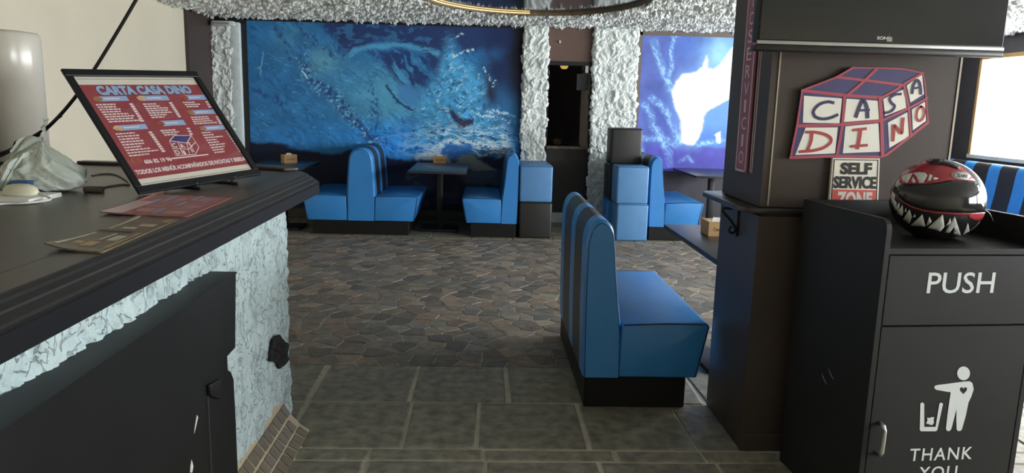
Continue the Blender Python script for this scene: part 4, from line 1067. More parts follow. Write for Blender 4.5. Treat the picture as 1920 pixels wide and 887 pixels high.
for (u0, u1, w0, w1, mm) in ((0.05, 0.11, 0.06, 0.44, M_lw), (0.06, 0.12, 0.58, 0.96, M_lw), (0.40, 0.62, 0.10, 0.22, M_lp), (0.45, 0.52, 0.26, 0.46, M_lw), (0.60, 0.82, 0.26, 0.40, M_lw), (0.30, 0.6, 0.60, 0.66, M_lw), (0.50, 0.85, 0.70, 0.78, M_lw), (0.78, 0.98, 0.86, 0.97, M_lp), (0.86, 0.96, 0.08, 0.5, M_lp), (0.2, 0.36, 0.14, 0.2, M_lp)): mark(u0, u1, w0, w1, mm)
mark(0.0, 0.7, 0.49, 0.53, mat('leaflet_dark', (40, 38, 32), 0.5))

# ---------------------------------------------------------------- clutter at the left of the bar
cyl = thing('drinks_dispenser', 'tall off-white glossy cylinder standing on the bar by the cream wall', 'dispenser', (-2.84, 4.15, 1.12))
pr = [(0.19, 1.12), (0.19, 1.15), (0.182, 1.155), (0.182, 1.70), (0.178, 1.735), (0.165, 1.757), (0.14, 1.768)]
XC, YC = -2.485, 4.02
pr = [(r_ , z) for r_, z in pr]
MB().lathe([(0.182, 1.15), (0.182, 1.765), (0.178, 1.785), (0.168, 1.797), (0.12, 1.803)], (XC, YC), 48).build('body', mat('cream_gloss_plastic', (206, 200, 186), 0.22, var=0.03), cyl, smooth=True)
MB().lathe([(0.19, 1.12), (0.19, 1.148), (0.186, 1.15)], (XC, YC), 48).build('foot', M_metal, cyl)
cyl.location = (XC, YC, 1.12); bpy.context.view_layer.update()
for ch in cyl.children: ch.matrix_parent_inverse = Matrix.Translation((-XC, -YC, -1.12))
wb = thing('cable', 'black cable hanging from the ceiling down to the bar behind the menu board', 'cable', (-1.95, 3.3, 1.1))
path = [(-1.16, 3.5, 2.425), at_y(290, -70, 3.46), at_y(255, 0, 3.45), at_y(180, 125, 3.42), at_y(130, 196, 3.4), at_y(80, 247, 3.38), at_y(40, 270, 3.36), at_y(0, 288, 3.34), (-2.38, 3.30, 1.15), (-2.6, 3.25, 1.132)]
MB().tube(curve_pts(path, 6), 0.0078, 8).build('lead', M_metal, wb, smooth=True)
MB().tube(curve_pts([np.asarray(p) + np.array([0.014, 0, 0.012]) for p in (at_y(110, 222, 3.38), at_y(60, 258, 3.36), at_y(26, 270, 3.34), at_y(20, 278, 3.33), at_y(0, 296, 3.31))] + [np.array((-2.3, 3.2, 1.125))], 6), 0.005, 6).build('second_lead', M_metal, wb, smooth=True)
# white board on the counter with mouse-like gadget and cup, bag on it
tr = at_z(60, 369, 1.13)
tray = MB().box(-2.0, -1.556, 2.595, 2.80, 1.12, 1.138).build('chopping_board', M_white, bevel=0.004)
tag(tray, 'flat white board lying on the bar under the plastic bag', 'board')
ms = thing('computer_mouse', 'cream computer mouse on the white board', 'mouse', (-1.637, 2.69, 1.138))
v = []; nu, nv = 24, 12
for j in range(nv):
    ph_ = j / (nv - 1) * math.pi / 2
    for i in range(nu):
        a = 2 * math.pi * i / nu; v.append((-1.637 + 0.062 * math.cos(a) * math.cos(ph_) ** 0.6, 2.69 + 0.036 * math.sin(a) * math.cos(ph_) ** 0.6, 1.139 + 0.040 * math.sin(ph_) ** 0.9))
f = [(j * nu + i, j * nu + (i + 1) % nu, (j + 1) * nu + (i + 1) % nu, (j + 1) * nu + i) for j in range(nv - 1) for i in range(nu)] + [tuple(range(nu - 1, -1, -1))]
obj('shell', mesh('shell', v, f, True), mat('cream_plastic', (214, 210, 184), 0.35), ms)
MB().tube(curve_pts([(-1.577, 2.69, 1.146), (-1.52, 2.66, 1.13), (-1.56, 2.585, 1.126), (-1.62, 2.55, 1.126), (-1.68, 2.42, 1.126)], 6), 0.004, 6).build('cord', M_white, ms, smooth=True)
cup = thing('carton', 'small blue carton standing behind the computer mouse', 'carton', (-1.72, 2.83, 1.12))
MB().prism([(-1.757, 2.812, 1.1), (-1.690, 2.812, 1.1), (-1.690, 2.850, 1.1), (-1.757, 2.850, 1.1)], (0.008, 0, 0.075)).build('body', mat('carton_blue', (40, 84, 132), 0.45, var=0.05), cup, bevel=0.003)
MB().box(-1.76, -1.687, 2.808, 2.855, 1.1, 1.128).build('base_flap', mat('carton_navy', (40, 46, 70), 0.5), cup)
# plastic bag
bag = thing('plastic_bag', 'crumpled white plastic carrier bag with knotted handles on the bar', 'bag', (-1.62, 2.96, 1.12))
nu, nv = 120, 70; v = []
kn = at_y(78, 266, 2.98); base = np.array([*at_z(113, 352, 1.12)[:2], 1.123]); base[1] = 2.965
for j in range(nv):
    t = j / (nv - 1)
    wdt = np.interp(t, [0, 0.05, 0.2, 0.4, 0.6, 0.8, 0.92, 1.0], [0.09, 0.136, 0.152, 0.137, 0.100, 0.054, 0.021, 0.015])
    cen = base + (kn - base) * (t ** 1.15)
    z = 1.124 + (kn[2] - 1.124) * t
    for i in range(nu):
        a = 2 * math.pi * i / nu
        w_ = a + 1.5 * t
        fold = abs(math.sin(w_ * 4)) * 0.9 + abs(math.sin(w_ * 7 + 1 - 2 * t)) * 0.6 + 0.4 * abs(math.sin(w_ * 13 + 3 * t)) - 0.9
        nz = float(ridged(np.array([math.cos(a) * 2.2 + 7 + t * 1.5]), np.array([math.sin(a) * 2.2 + 7 + t * 4]), 201, 4)[0]) - 0.6
        r_ = wdt * (1 + 0.10 * fold * (0.25 + 1.4 * t) + 0.34 * nz)
        v.append((cen[0] + r_ * math.cos(a), cen[1] + 0.62 * r_ * math.sin(a), max(1.1215, z + (0.03 * nz if 0 < j < nv - 1 else 0))))
f = [(j * nu + i, j * nu + (i + 1) % nu, (j + 1) * nu + (i + 1) % nu, (j + 1) * nu + i) for j in range(nv - 1) for i in range(nu)]
M_bag = mat('thin_white_polythene', (208, 216, 206), 0.35, var=0.05, scale=10, bump=0.5, bscale=26)
M_bag.node_tree.nodes['Principled BSDF'].inputs['Transmission Weight'].default_value = 0.0
M_bag.node_tree.nodes['Principled BSDF'].inputs['Subsurface Weight'].default_value = 0.2
M_bag.node_tree.nodes['Principled BSDF'].inputs['Subsurface Radius'].default_value = (0.02, 0.02, 0.02)
v.append(tuple(base)); f += [(nu * nv, (i + 1) % nu, i) for i in range(nu)]
obj('sack', mesh('sack', v, f, True), M_bag, bag)
def flap(name, ctrl, w):
    c_ = curve_pts(ctrl, 5); m = MB(); rows_ = []
    for i, p in enumerate(c_):
        t = i / (len(c_) - 1); ww = w * (0.35 + 1.1 * math.sin(math.pi * min(1, t * 0.75 + 0.1)))
        rows_.append([p + np.array([0.35 * s * ww, 0.012 * math.sin(s * 7 + i), s * ww]) for s in np.linspace(-0.5, 0.5, 7)])
    vv = [q for r_ in rows_ for q in r_]
    m.add(vv, [(i * 7 + k, i * 7 + k + 1, (i + 1) * 7 + k + 1, (i + 1) * 7 + k) for i in range(len(c_) - 1) for k in range(6)])
    m.build(name, M_bag, bag, smooth=True)
flap('handle', [kn, kn + np.array([0.004, 0, 0.03]), kn + np.array([0.018, 0.0, 0.055]), kn + np.array([0.012, 0, 0.075])], 0.045)
flap('handle', [kn + np.array([-0.03, -0.05, -0.06]), kn + np.array([-0.06, -0.09, -0.10]), kn + np.array([-0.09, -0.12, -0.15]), kn + np.array([-0.11, -0.12, -0.18])], 0.07)
flap('torn_edge', [kn + np.array([0.0, -0.01, 0.0]), kn + np.array([-0.06, -0.02, -0.015]), kn + np.array([-0.10, -0.03, -0.04])], 0.05)
lead = thing('charger_cable', 'grey looped charging cable on the bar beside the plastic bag', 'cable', (-1.45, 3.2, 1.1))
MB().tube(curve_pts([at_z(172, 329, 1.124), at_z(190, 326, 1.124), at_z(215, 327, 1.124), at_z(236, 337, 1.124), at_z(242, 346, 1.124), at_z(228, 346, 1.124), at_z(200, 350, 1.124), at_z(186, 356, 1.124), at_z(178, 358, 1.124)], 6), 0.004, 6).build('lead', mat('grey_cable', (110, 106, 98), 0.5), lead, smooth=True)
ad = at_z(176, 360, 1.12)
MB().box(ad[0] - 0.035, ad[0] + 0.035, ad[1] - 0.018, ad[1] + 0.018, 1.12, 1.142).build('plug', mat('olive_plug', (80, 76, 58), 0.5), lead, bevel=0.006)

# ================================================================== THE PILLAR, TELEVISION AND SIGNS
PX0, PX1, PY0, PY1 = 1.17, 1.97, 3.10, 3.61
pil = thing('pillar', 'square dark brown clad pillar carrying the television and signs', 'pillar', ((PX0 + PX1) / 2, (PY0 + PY1) / 2, 0))
MB().box(PX0 + 0.02, PX1 - 0.02, PY0 + 0.02, PY1, 0, CH).build('core', M_brown, pil)
MB().box(PX0, PX0 + 0.02, PY0 + 0.0, PY1, 0, 1.06).build('lower_side_panel', M_navy, pil)
MB().box(PX0, PX0 + 0.02, PY0 + 0.0, PY1, 1.10, CH).build('upper_side_panel', M_navy, pil)
MB().box(PX0 + 0.02, PX1, PY0, PY0 + 0.02, 0, 1.06).build('lower_front_panel', M_brown, pil)
MB().box(PX0 + 0.02, PX1, PY0, PY0 + 0.02, 1.10, CH).build('upper_front_panel', M_brown, pil)
MB().box(PX1 - 0.02, PX1, PY0 + 0.02, PY1, 0, CH).build('right_side_panel', M_brown, pil)
MB().box(PX0 - 0.004, PX1 + 0.004, PY0 - 0.01, PY0, 0, 0.075).build('skirting', M_brown, pil, bevel=0.002, bseg=1)
M_trim = mat('pale_edge_trim', (168, 160, 148), 0.3, metal=0.4)
MB().box(PX0 + 0.030, PX0 + 0.036, PY0 - 0.004, PY0, 1.105, CH).build('edge_trim', M_trim, pil)
MB().box(PX1 - 0.012, PX1 - 0.004, PY0 - 0.004, PY0, 1.105, CH).build('edge_trim', M_trim, pil)
# ledge round the pillar with rounded end
led_ = thing('wall_ledge', 'dark rounded bar ledge running around the television pillar', 'shelf', (1.2, 3.2, 1.06))
pts = [(1.165, 3.73)] + [(1.165 + 0.075 * math.cos(a), 3.655 + 0.075 * math.sin(a)) for a in np.linspace(R(95), R(180), 10)] + [(1.09, 3.16), (1.095, 3.13), (1.11, 3.10), (1.14, 3.085), (1.19, 3.082), (1.975, 3.082), (1.975, 3.10), (1.17, 3.10), (1.17, 3.61), (1.25, 3.61), (1.25, 3.72)]
MB().prism([(x, y, 1.074) for x, y in pts], (0, 0, 0.022)).build('board', M_ledge, led_, bevel=0.003, bseg=2)
br = at_x(1384, 405, 1.165)
sc_ = [(1.168, 3.345, 1.062), (1.168, 3.345, 0.93)]
m = MB().tube(sc_, 0.007, 8)
spiral = [(1.166 - 0.004, 3.345, 1.055)]
arc = [np.array((1.09, 3.345, 1.05)), np.array((1.105, 3.345, 1.03)), np.array((1.135, 3.345, 1.0)), np.array((1.158, 3.345, 0.965)), np.array((1.150, 3.345, 0.945)), np.array((1.134, 3.345, 0.948)), np.array((1.130, 3.345, 0.965)), np.array((1.140, 3.345, 0.972))]
m.tube(curve_pts(arc, 6), 0.006, 8)
m.tube([(1.09, 3.345, 1.058), (1.168, 3.345, 1.058)], 0.006, 8)
m.build('scroll_bracket', M_metal, led_, smooth=True)

# vertical lettered sign on the left face
M_signred = mat('sign_dark_red', (150, 88, 106), 0.45, var=0.06)
M_signedge = mat('sign_pale_line', (226, 200, 208), 0.45)
av = thing('vertical_sign', 'tall narrow dark red vertical sign on the pillar side, lettered downwards', 'sign', (1.16, 3.34, 1.22))
XS = 1.158
MB().box(XS, PX0, 3.272, 3.412, 1.225, 2.21).build('board', M_signred, av, bevel=0.003, bseg=1)
for (y0_, y1_, z0_, z1_) in ((3.276, 3.284, 1.229, 2.206), (3.400, 3.408, 1.229, 2.206), (3.276, 3.408, 1.229, 1.237), (3.276, 3.408, 2.198, 2.206)):
    MB().box(XS - 0.0015, XS, y0_, y1_, z0_, z1_).build('border', M_signedge, av)
for k, ch in enumerate('AUTOSERVICIO'):
    zc = 2.125 - k * 0.0757
    hw = 0.012 if ch == 'I' else 0.030
    q = [(XS, 3.342 + hw, zc + 0.028), (XS, 3.342 - hw, zc + 0.028), (XS, 3.342 - hw, zc - 0.028), (XS, 3.342 + hw, zc - 0.028)]
    text_on('letter', ch, q, (-0.0012, 0, 0), M_signedge, av, 0.0)
for y_ in (3.245, 3.222):
    MB().box(PX0 - 0.003, PX0, y_, y_ + 0.004, 1.23, 2.20).build('side_line', M_signedge, av)

# television
tv = thing('television', 'large flat black television with a silver strip mounted high on the pillar', 'television', (1.51, 2.95, 1.73))
MB().box(1.030, 1.995, 2.90, 2.965, 1.762, 2.325).build('case', mat('tv_black', (26, 27, 28), 0.4, spec=0.3), tv, bevel=0.006)
MB().box(1.038, 1.988, 2.897, 2.901, 1.770, 2.315).build('screen', mat('tv_screen', (26, 27, 28), 0.2, spec=0.5, var=0.04), tv)
MB().box(1.030, 1.995, 2.893, 2.905, 1.752, 1.766).build('silver_strip', mat('silver_strip', (176, 176, 172), 0.35, metal=0.6), tv, bevel=0.002)
MB().box(1.025, 1.998, 2.895, 2.96, 1.728, 1.752).build('speaker_bar', mat('tv_bar', (30, 30, 30), 0.4), tv, bevel=0.006)
MB().box(1.35, 1.7, 2.965, 3.10, 1.9, 2.15).build('wall_bracket', M_metal, tv)
p0 = at_y(1645, 65, 2.896); p1 = at_y(1672, 65, 2.896)
text_on('maker_lettering', 'SONY', [(p0[0], 2.896, 1.7925), (p1[0], 2.896, 1.7925), (p1[0], 2.896, 1.7805), (p0[0], 2.896, 1.7805)], (0, -0.0006, 0), M_print, tv, 0.03)
px_ = at_y(1667, 72, 2.896)
MB().prism([(px_[0] - 0.008, 2.896, px_[2] - 0.012), (px_[0] + 0.012, 2.896, px_[2] - 0.012), (px_[0] + 0.012, 2.896, px_[2] + 0.004), (px_[0] - 0.002, 2.896, px_[2] + 0.006), (px_[0] + 0.001, 2.896, px_[2] + 0.022), (px_[0] - 0.003, 2.896, px_[2] + 0.006), (px_[0] - 0.008, 2.896, px_[2] - 0.003)], (0, -0.001, 0)).build('hand_sticker', mat('sticker_tan', (150, 146, 130), 0.5), tv)

# hand-painted cube sign
YS = PY0 - 0.022
def ps(x, y, lift=0.0):
    p = at_y(x, y, YS); return np.array([p[0], YS - lift, p[2]])
cs = thing('cube_sign', 'hand-painted cut-out sign of a lettered toy cube on the pillar', 'sign', tuple(ps(1600, 297)))
# pixel tables below come from a 950 px wide crop of the photograph (origin 1460,110)
K = 300 / 950.0
def cp(p, lift=0.0): return ps(1460 + p[0] * K, 110 + p[1] * K, lift)
outl = [(70, 590), (110, 390), (138, 185), (345, 108), (440, 52), (600, 55), (740, 62), (858, 84), (868, 150), (886, 380), (780, 465), (640, 575), (600, 588)]
MB().prism([cp(p) for p in outl], (0, 0.018, 0)).build('board', mat('sign_navy_paint', (66, 60, 108), 0.55, var=0.06), cs)
M_sr = mat('sign_red_paint', (176, 74, 84), 0.55, var=0.08); M_sw = mat('sign_white_paint', (240, 236, 224), 0.55, var=0.03); M_sn = mat('sign_letter_navy', (50, 46, 88), 0.55); M_sd = mat('sign_letter_red', (170, 58, 56), 0.55)
for q in ([(150, 220), (376, 236), (360, 384), (143, 380)], [(402, 238), (588, 250), (596, 360), (388, 376)], [(620, 240), (748, 178), (758, 292), (632, 340)], [(760, 160), (850, 88), (862, 210), (782, 260)], [(160, 410), (350, 408), (334, 562), (98, 572)], [(396, 402), (592, 384), (600, 552), (380, 562)], [(648, 380), (764, 318), (774, 462), (656, 530)], [(790, 302), (868, 256), (874, 370), (796, 425)]):
    MB().prism([cp(p) for p in q], (0, -0.0012, 0)).build('white_panel', M_sw, cs)
for kk, (pl, w) in enumerate((([(70, 588), (110, 392), (140, 188), (345, 110), (440, 54)], 11), ([(440, 54), (600, 56), (740, 62), (856, 86), (868, 150), (886, 380)], 8), ([(70, 588), (330, 578), (600, 584), (640, 570), (780, 462), (886, 378)], 15), ([(140, 190), (390, 218), (610, 232)], 17), ([(610, 232), (700, 182), (760, 140), (856, 86)], 13), ([(345, 110), (520, 130), (740, 158)], 14), ([(580, 62), (520, 120), (470, 165), (410, 215)], 16), ([(110, 400), (360, 392), (610, 368)], 17), ([(390, 220), (378, 390), (345, 575)], 15), ([(600, 235), (610, 370), (615, 575)], 20), ([(610, 368), (760, 300), (880, 235)], 13), ([(742, 160), (770, 290), (784, 462)], 12))):
    ribbon([cp(p) for p in pl], w * K / F_PX * 3.3, (0, -0.0018 - 0.00012 * kk, 0)).build('red_line', M_sr, cs)
strokes = [(M_sn, 16, [(322, 262), (290, 256), (240, 272), (206, 310), (216, 344), (260, 358), (310, 350), (346, 334)]),
           (M_sn, 20, [(458, 342), (476, 290), (496, 248), (512, 262), (524, 300), (526, 346)]), (M_sn, 13, [(466, 308), (534, 304)]),
           (M_sn, 14, [(722, 210), (690, 214), (658, 236), (668, 262), (686, 280), (676, 304), (652, 318), (632, 322)]),
           (M_sn, 15, [(790, 204), (798, 160), (816, 128), (832, 140), (840, 170), (842, 208)]), (M_sn, 11, [(794, 178), (842, 170)]),
           (M_sd, 16, [(166, 436), (214, 436), (270, 448), (306, 470), (304, 500), (262, 530), (200, 546), (128, 552)]), (M_sd, 17, [(196, 440), (190, 490), (168, 546)]),
           (M_sd, 15, [(444, 424), (514, 416)]), (M_sd, 19, [(484, 420), (478, 470), (466, 530)]), (M_sd, 15, [(432, 520), (520, 514)]),
           (M_sd, 17, [(676, 484), (680, 440), (682, 396), (706, 420), (728, 442), (732, 400), (736, 356)]),
           (M_sd, 12, [(842, 284), (822, 306), (816, 346), (830, 370), (852, 356), (862, 326), (858, 296), (842, 284)])]
for kk, (mm, w, pl) in enumerate(strokes):
    pp = curve_pts([cp(p) for p in pl], 5) if len(pl) > 2 else [cp(p) for p in pl]
    ribbon(pp, w * K / F_PX * 3.3, (0, -0.0034 - 0.00012 * kk, 0)).build('letter_stroke', mm, cs)

# self service sign
sg = thing('self_service_sign', 'small square metal sign with black and red lettering under the cube sign', 'sign', tuple(ps(1602, 372)))
tl, tr_, br_, bl = [ps(*p) for p in ((1561, 296), (1650, 297), (1646, 400), (1553, 398))]
def sq(a, b): # a, b fractions from the top left of the visible sign
    top = tl + (tr_ - tl) * a; bot = bl + (br_ - bl) * a; return top + (bot - top) * b
def squad(a0, a1, b0, b1): return [sq(a0, b0), sq(a1, b0), sq(a1, b1), sq(a0, b1)]
MB().prism([tl, tr_, br_, bl], (0, 0.016, 0)).build('plate', mat('sign_cream_enamel', (240, 232, 214), 0.45, var=0.05, scale=10), sg, bevel=0.002, bseg=1)
M_sblk = mat('sign_black_enamel', (40, 38, 36), 0.45)
for q in (squad(0.03, 0.97, 0.025, 0.04), squad(0.03, 0.05, 0.04, 0.97), squad(0.95, 0.97, 0.04, 0.97)):
    MB().prism(q, (0, -0.0008, 0)).build('border', M_sblk, sg)
MB().prism(squad(0.06, 0.94, 0.575, 0.96), (0, -0.0009, 0)).build('red_band', mat('sign_red_enamel', (214, 84, 74), 0.45, var=0.06), sg)
text_on('lettering', 'SELF', squad(0.18, 0.84, 0.08, 0.30), (0, -0.0016, 0), M_sblk, sg, 0.05)
text_on('lettering', 'SERVICE', squad(0.06, 0.94, 0.33, 0.555), (0, -0.0016, 0), M_sblk, sg, 0.045)
text_on('lettering', 'ZONE', squad(0.14, 0.87, 0.61, 0.90), (0, -0.0018, 0), mat('sign_white_enamel', (214, 206, 196), 0.45), sg, 0.05)

# ================================================================== WASTE STATION
AL = R(5.0)
bo = np.array([1.362, 2.442]); rd_ = np.array([math.cos(AL), math.sin(AL)]); fd_ = np.array([math.sin(AL), -math.cos(AL)])
wsn = thing('waste_station', 'charcoal waste station cabinet with push flap, litter pictogram and raised sides', 'waste bin', (float(bo[0]), float(bo[1]), 0), AL)
BWD, BDP = 0.615, 0.56        # local: x to the right along the front, y to the back
def side(x0_, x1_):
    prf = [(0.0, 0.0), (BDP, 0.0), (BDP, 1.148), (0.035, 1.150), (0.018, 1.146), (0.006, 1.134), (0.0, 1.115)]
    return MB().prism([(x0_, y, z) for y, z in prf], (x1_ - x0_, 0, 0))
side(0, 0.022).build('side_panel', M_binside, wsn, bevel=0.002, bseg=1, local=True)
side(BWD - 0.022, BWD).build('side_panel', M_binside, wsn, bevel=0.002, bseg=1, local=True)
MB().box(0.022, BWD - 0.022, BDP - 0.02, BDP, 0, 1.148).build('back_panel', M_binblk, wsn, local=True)
MB().box(0.022, BWD - 0.022, 0.004, BDP - 0.02, 1.030, 1.05).build('tray_top', M_binblk, wsn, local=True)
fl = MB().box(0.024, BWD - 0.024, 0.0, 0.018, 0.779, 1.026).build('push_flap', M_binblk, wsn, bevel=0.0015, bseg=1, local=True)
dr = MB().box(0.024, BWD - 0.024, 0.0, 0.018, 0.03, 0.773).build('door', M_binblk, wsn, bevel=0.0015, bseg=1, local=True)
MB().box(0.022, BWD - 0.022, 0.02, BDP - 0.02, 0.02, 1.02).build('carcass', M_metal, wsn, local=True)
MB().box(0.022, BWD - 0.022, 0.012, 0.022, 0.0, 0.028).build('kick_board', M_metal, wsn, local=True)
n3 = np.array([fd_[0], fd_[1], 0]); P03 = np.array([bo[0], bo[1], 0])
def bf(x, y, lift=0.0):
    return at_plane(x, y, P03, n3) + n3 * lift
def bloc(x, y):
    """front-panel coordinates (right, up) of a photographed point"""
    p = bf(x, y); return float((p[:2] - bo) @ rd_), float(p[2])
def fplane(s, z, lift=0.001): return np.array([bo[0] + rd_[0] * s, bo[1] + rd_[1] * s, z]) + n3 * lift
def ftext(s, x0_, x1_, z0_, z1_, parent, **kw):
    return text_on('lettering', s, [fplane(x0_, z1_), fplane(x1_, z1_), fplane(x1_, z0_), fplane(x0_, z0_)], (0, 0, 0), M_print, parent, **kw)
ftext('PUSH', 0.175, 0.428, 0.893, 0.968, fl, bold=0.008)
ftext('THANK', 0.19, 0.436, 0.270, 0.318, dr, bold=0.010, sp=1.15)
ftext('YOU', 0.235, 0.385, 0.200, 0.246, dr, bold=0.010, sp=1.15)
KB = 280 / 1006.0
def bp(p, lift=0.001): return bf(1640 + p[0] * KB, 640 + p[1] * KB, lift)
def pic(name, pts): return MB().prism([bp(p) for p in pts], n3 * 0.0006).build(name, M_print, dr)
pic('pictogram_head', [(597 + 43 * math.cos(a), 215 + 46 * math.sin(a)) for a in np.linspace(0, 2 * math.pi, 28, endpoint=False)])
hole = [(595, 355), (573, 333), (571, 318), (579, 309), (589, 309), (596, 318), (604, 309), (615, 309), (621, 319), (617, 332)]
person = [(402, 300), (420, 294), (520, 281), (600, 270), (638, 268), (656, 280), (665, 322), (650, 370), (630, 412), (612, 500), (586, 592), (576, 603), (558, 603), (550, 592), (548, 530), (549, 455), (520, 570), (512, 594), (500, 604), (486, 602), (478, 590), (490, 480), (510, 342), (480, 338), (414, 326), (400, 316)]
def holed(name, outer_, inner_):
    bm = bmesh.new()
    def loop(pp):
        vs = [bm.verts.new(bp(p, 0.0015)) for p in pp]
        return [bm.edges.new((vs[i], vs[(i + 1) % len(vs)])) for i in range(len(vs))]
    es = loop(outer_) + loop(inner_)
    bmesh.ops.triangle_fill(bm, use_beauty=True, use_dissolve=False, edges=es)
    me = bpy.data.meshes.new(name); bm.to_mesh(me); bm.free()
    return obj(name, me, M_print, dr)
holed('pictogram_person', person, hole)
pic('pictogram_bin', [(306, 420), (318, 410), (332, 420), (332, 576), (408, 576), (434, 420), (446, 411), (459, 420), (420, 596), (410, 605), (310, 605), (302, 596)])
pic('pictogram_litter', [(352, 512), (370, 516), (382, 509), (400, 512), (394, 530), (398, 548), (384, 564), (364, 558), (344, 552), (354, 534)])
hp = [bf(1646, 788), bf(1652, 800), bf(1648, 842)]
s0, z0_ = bloc(1650, 815)
def hb(y, z, dx=0): return (0.058 + dx, y, z)
MB().tube([hb(0.002, 0.305), hb(-0.026, 0.309), hb(-0.032, 0.322), hb(-0.032, 0.405), hb(-0.026, 0.417), hb(0.002, 0.421)], 0.008, 10).build('handle', M_steel, dr, smooth=True, local=True)
for (s_, z_) in ((0.045, 0.62), (0.045, 0.12)):
    pass
for k, pp in enumerate([((1553, 690), (1560, 708), (1563, 712), (1556, 700)), ((1541, 700), (1548, 716), (1550, 722), (1543, 708))]):
    nn = np.array([rd_[0], rd_[1], 0])
    q = [at_plane(x, y, P03, nn) for x, y in pp]
    MB().prism(q, -nn * 0.0008).build('scuff', mat('pale_scuff', (150, 152, 156), 0.5), wsn)

# ================================================================== HELMET on the waste station
HZ0 = 1.05
bpy.context.view_layer.update()
hc = np.array([1.683, 2.700, 1.192])
TILT = R(10)
HM = np.array([[math.cos(TILT), 0, math.sin(TILT)], [0, 1, 0], [-math.sin(TILT), 0, math.cos(TILT)]]); hr = np.array([0.163, 0.150, 0.150])
he = thing('motorcycle_helmet', 'red and black full-face helmet painted with white shark teeth, on the waste station', 'helmet', (hc[0], hc[1], HZ0))
def on_shell(x, y, k=1.0):
    d = (HM.T @ ray(x, y)) / hr; o_ = (HM.T @ (CC - hc)) / hr
    A = d @ d; B = 2 * d @ o_; Cc = o_ @ o_ - 1.0
    D = B * B - 4 * A * Cc
    t = (-B - math.sqrt(D)) / (2 * A) if D > 0 else -B / (2 * A)
    p = o_ + d * t; p /= np.linalg.norm(p)
    q = hc + HM @ (p * hr * k)
    q[2] = max(q[2], HZ0 + 0.004)
    return q
# shell: ellipsoid closed by a flat neck opening
nu, nv = 64, 40; v = []; cut = R(-89)
for j in range(nv):
    ph_ = cut + (math.pi / 2 - cut) * j / (nv - 1)
    for i in range(nu):
        a = 2 * math.pi * i / nu
        q = hc + HM @ (hr * np.array([math.cos(a) * math.cos(ph_), math.sin(a) * math.cos(ph_), math.sin(ph_)])); q[2] = max(q[2], HZ0 + 0.003); v.append(q)
f = [(j * nu + i, j * nu + (i + 1) % nu, (j + 1) * nu + (i + 1) % nu, (j + 1) * nu + i) for j in range(nv - 1) for i in range(nu)] + [tuple(range(nu - 1, -1, -1))]
M_hblk = mat('helmet_black_lacquer', (34, 32, 34), 0.25, var=0.1); M_hred = mat('helmet_red_lacquer', (156, 52, 62), 0.25, var=0.06)
M_visor = mat('smoked_visor', (38, 38, 40), 0.10, var=0.04); M_tooth = mat('tooth_white', (206, 208, 204), 0.35, var=0.05)
obj('shell', mesh('shell', v, f, True), M_hblk, he)
def shell_patch(name, pts, m, k, cuts=3, thick=0.0015):
    bm = bmesh.new(); vs = [bm.verts.new((p[0], -p[1], 0)) for p in pts]
    fc = bm.faces.new(vs); bmesh.ops.triangulate(bm, faces=[fc])
    for _ in range(cuts):
        es = [e_ for e_ in bm.edges if e_.calc_length() > 9]
        if not es: break
        bmesh.ops.subdivide_edges(bm, edges=es, cuts=1); bmesh.ops.triangulate(bm, faces=bm.faces[:])
    for v_ in bm.verts: v_.co = on_shell(v_.co.x, -v_.co.y, k)
    bmesh.ops.recalc_face_normals(bm, faces=bm.faces)
    me = bpy.data.meshes.new(name); bm.to_mesh(me); bm.free()
    me.polygons.foreach_set('use_smooth', [True] * len(me.polygons))
    o_ = obj(name, me, m, he)
    md = o_.modifiers.new('thickness', 'SOLIDIFY'); md.thickness = thick; md.offset = 0
    return o_
KH = 280 / 1242.0
def hx(p): return (1640 + p[0] * KH, 280 + p[1] * KH)
red = [(180, 262), (225, 205), (285, 150), (360, 112), (440, 96), (560, 92), (640, 108), (720, 150), (790, 205), (836, 262), (800, 262), (760, 262), (690, 258), (600, 262), (540, 276), (470, 286), (400, 296), (330, 290), (250, 286), (200, 300), (170, 330)]
shell_patch('red_crown', [hx(p) for p in red], M_hred, 1.004, 6)
visor = [(212, 300), (330, 292), (420, 294), (520, 284), (620, 264), (720, 262), (836, 268), (868, 330), (894, 400), (910, 470), (914, 516), (800, 524), (700, 522), (600, 518), (500, 508), (400, 492), (320, 468), (250, 430), (210, 392), (190, 350)]
vo = shell_patch('visor', [hx(p) for p in visor], M_visor, 1.018, 6, 0.003)
rl = [(196, 392), (250, 440), (320, 476), (400, 500), (500, 516), (620, 526), (760, 530), (914, 524), (912, 592), (840, 590), (790, 572), (770, 545), (640, 541), (500, 530), (400, 513), (310, 486), (240, 446), (192, 404)]
shell_patch('red_lip', [hx(p) for p in rl], M_hred, 1.012, 5)
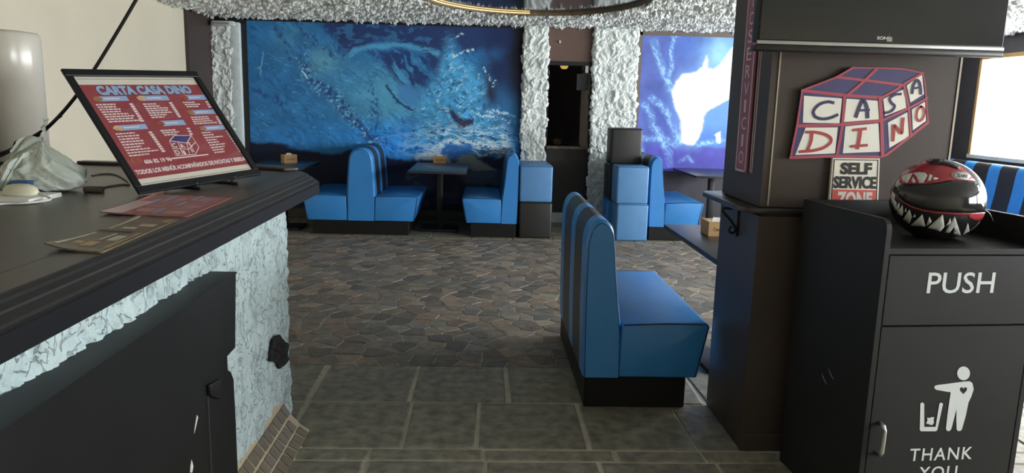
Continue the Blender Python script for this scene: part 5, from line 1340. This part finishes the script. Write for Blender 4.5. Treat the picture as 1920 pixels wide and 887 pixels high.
teeth = [[(150, 345), (140, 400), (146, 440), (180, 512), (186, 440), (166, 420), (176, 380)], [(176, 500), (205, 440), (212, 462), (200, 520)], [(190, 530), (234, 462), (240, 520), (232, 556)], [(240, 580), (292, 500), (310, 560), (290, 618)], [(300, 632), (398, 540), (424, 640)], [(430, 628), (456, 558), (474, 600), (440, 634)], [(440, 652), (566, 540), (580, 640), (546, 680)], [(590, 640), (628, 568), (632, 610)], [(580, 690), (664, 558), (718, 720), (650, 704), (662, 640), (620, 690)], [(728, 716), (772, 610), (800, 740), (752, 730), (770, 680)], [(872, 736), (906, 620), (908, 690), (886, 730)], [(250, 520), (262, 488), (268, 520)], [(318, 566), (336, 538), (342, 562)],
         [(172, 300), (190, 262), (214, 250), (190, 320)], [(196, 318), (212, 280), (222, 290), (206, 322)], [(228, 232), (284, 204), (318, 200), (272, 284), (250, 268), (236, 272)], [(306, 262), (322, 230), (342, 270), (330, 286)], [(322, 200), (370, 192), (424, 198), (440, 220), (404, 280), (372, 282), (352, 232)], [(440, 262), (456, 206), (480, 220), (464, 262)], [(486, 228), (530, 244), (500, 256), (482, 252)]]
for tt in teeth: shell_patch('tooth', [hx(p) for p in tt], M_tooth, 1.010, 3)
lg = [(714 + 78 * math.cos(a), 222 + 30 * math.sin(a) + 8 * math.cos(a)) for a in np.linspace(0, 2 * math.pi, 24, endpoint=False)]
shell_patch('maker_badge', [hx(p) for p in lg], M_tooth, 1.020, 3)
lg2 = [(714 + 66 * math.cos(a), 222 + 23 * math.sin(a) + 7 * math.cos(a)) for a in np.linspace(0, 2 * math.pi, 24, endpoint=False)]
shell_patch('badge_ring', [hx(p) for p in lg2], M_hblk, 1.023, 3)
lg3 = [(714 + 62 * math.cos(a), 222 + 20 * math.sin(a) + 6 * math.cos(a)) for a in np.linspace(0, 2 * math.pi, 24, endpoint=False)]
shell_patch('badge_field', [hx(p) for p in lg3], M_tooth, 1.026, 3)
uv, ff = text_flat('DAMX', 0.05)
vv = [on_shell(*hx((684 + 86 * a + 0, 236 - 26 * b + 8 * a)), 1.032) for a, b in uv]
obj('badge_lettering', mesh('badge_lettering', vv, ff), M_sblk, he)
vent = [(430, 100), (470, 90), (560, 92), (640, 112), (700, 150), (690, 170), (640, 150), (560, 130), (470, 128)]
shell_patch('top_vent', [hx(p) for p in vent], M_hblk, 1.020, 4, 0.006)
MB().tube(curve_pts([on_shell(*hx((905, 500)), 1.01), on_shell(*hx((925, 510)), 1.03) + np.array([0.012, 0, -0.01]), on_shell(*hx((925, 520)), 1.03) + np.array([0.03, 0, -0.035])], 4), 0.0015, 6).build('strap_end', M_metal, he)
rn = math.sqrt(max(0.05, 1 - ((HZ0 - hc[2]) / hr[2]) ** 2)) if abs(HZ0 - hc[2]) < hr[2] else 0.25
neck = [(hc[0] - 0.01 + hr[0] * max(rn, 0.35) * 0.95 * math.cos(a), hc[1] + hr[1] * max(rn, 0.35) * 0.95 * math.sin(a), HZ0 + 0.007) for a in np.linspace(0, 2 * math.pi, 40)]
MB().tube(neck, 0.006, 8).build('neck_roll', M_hblk, he, smooth=True)
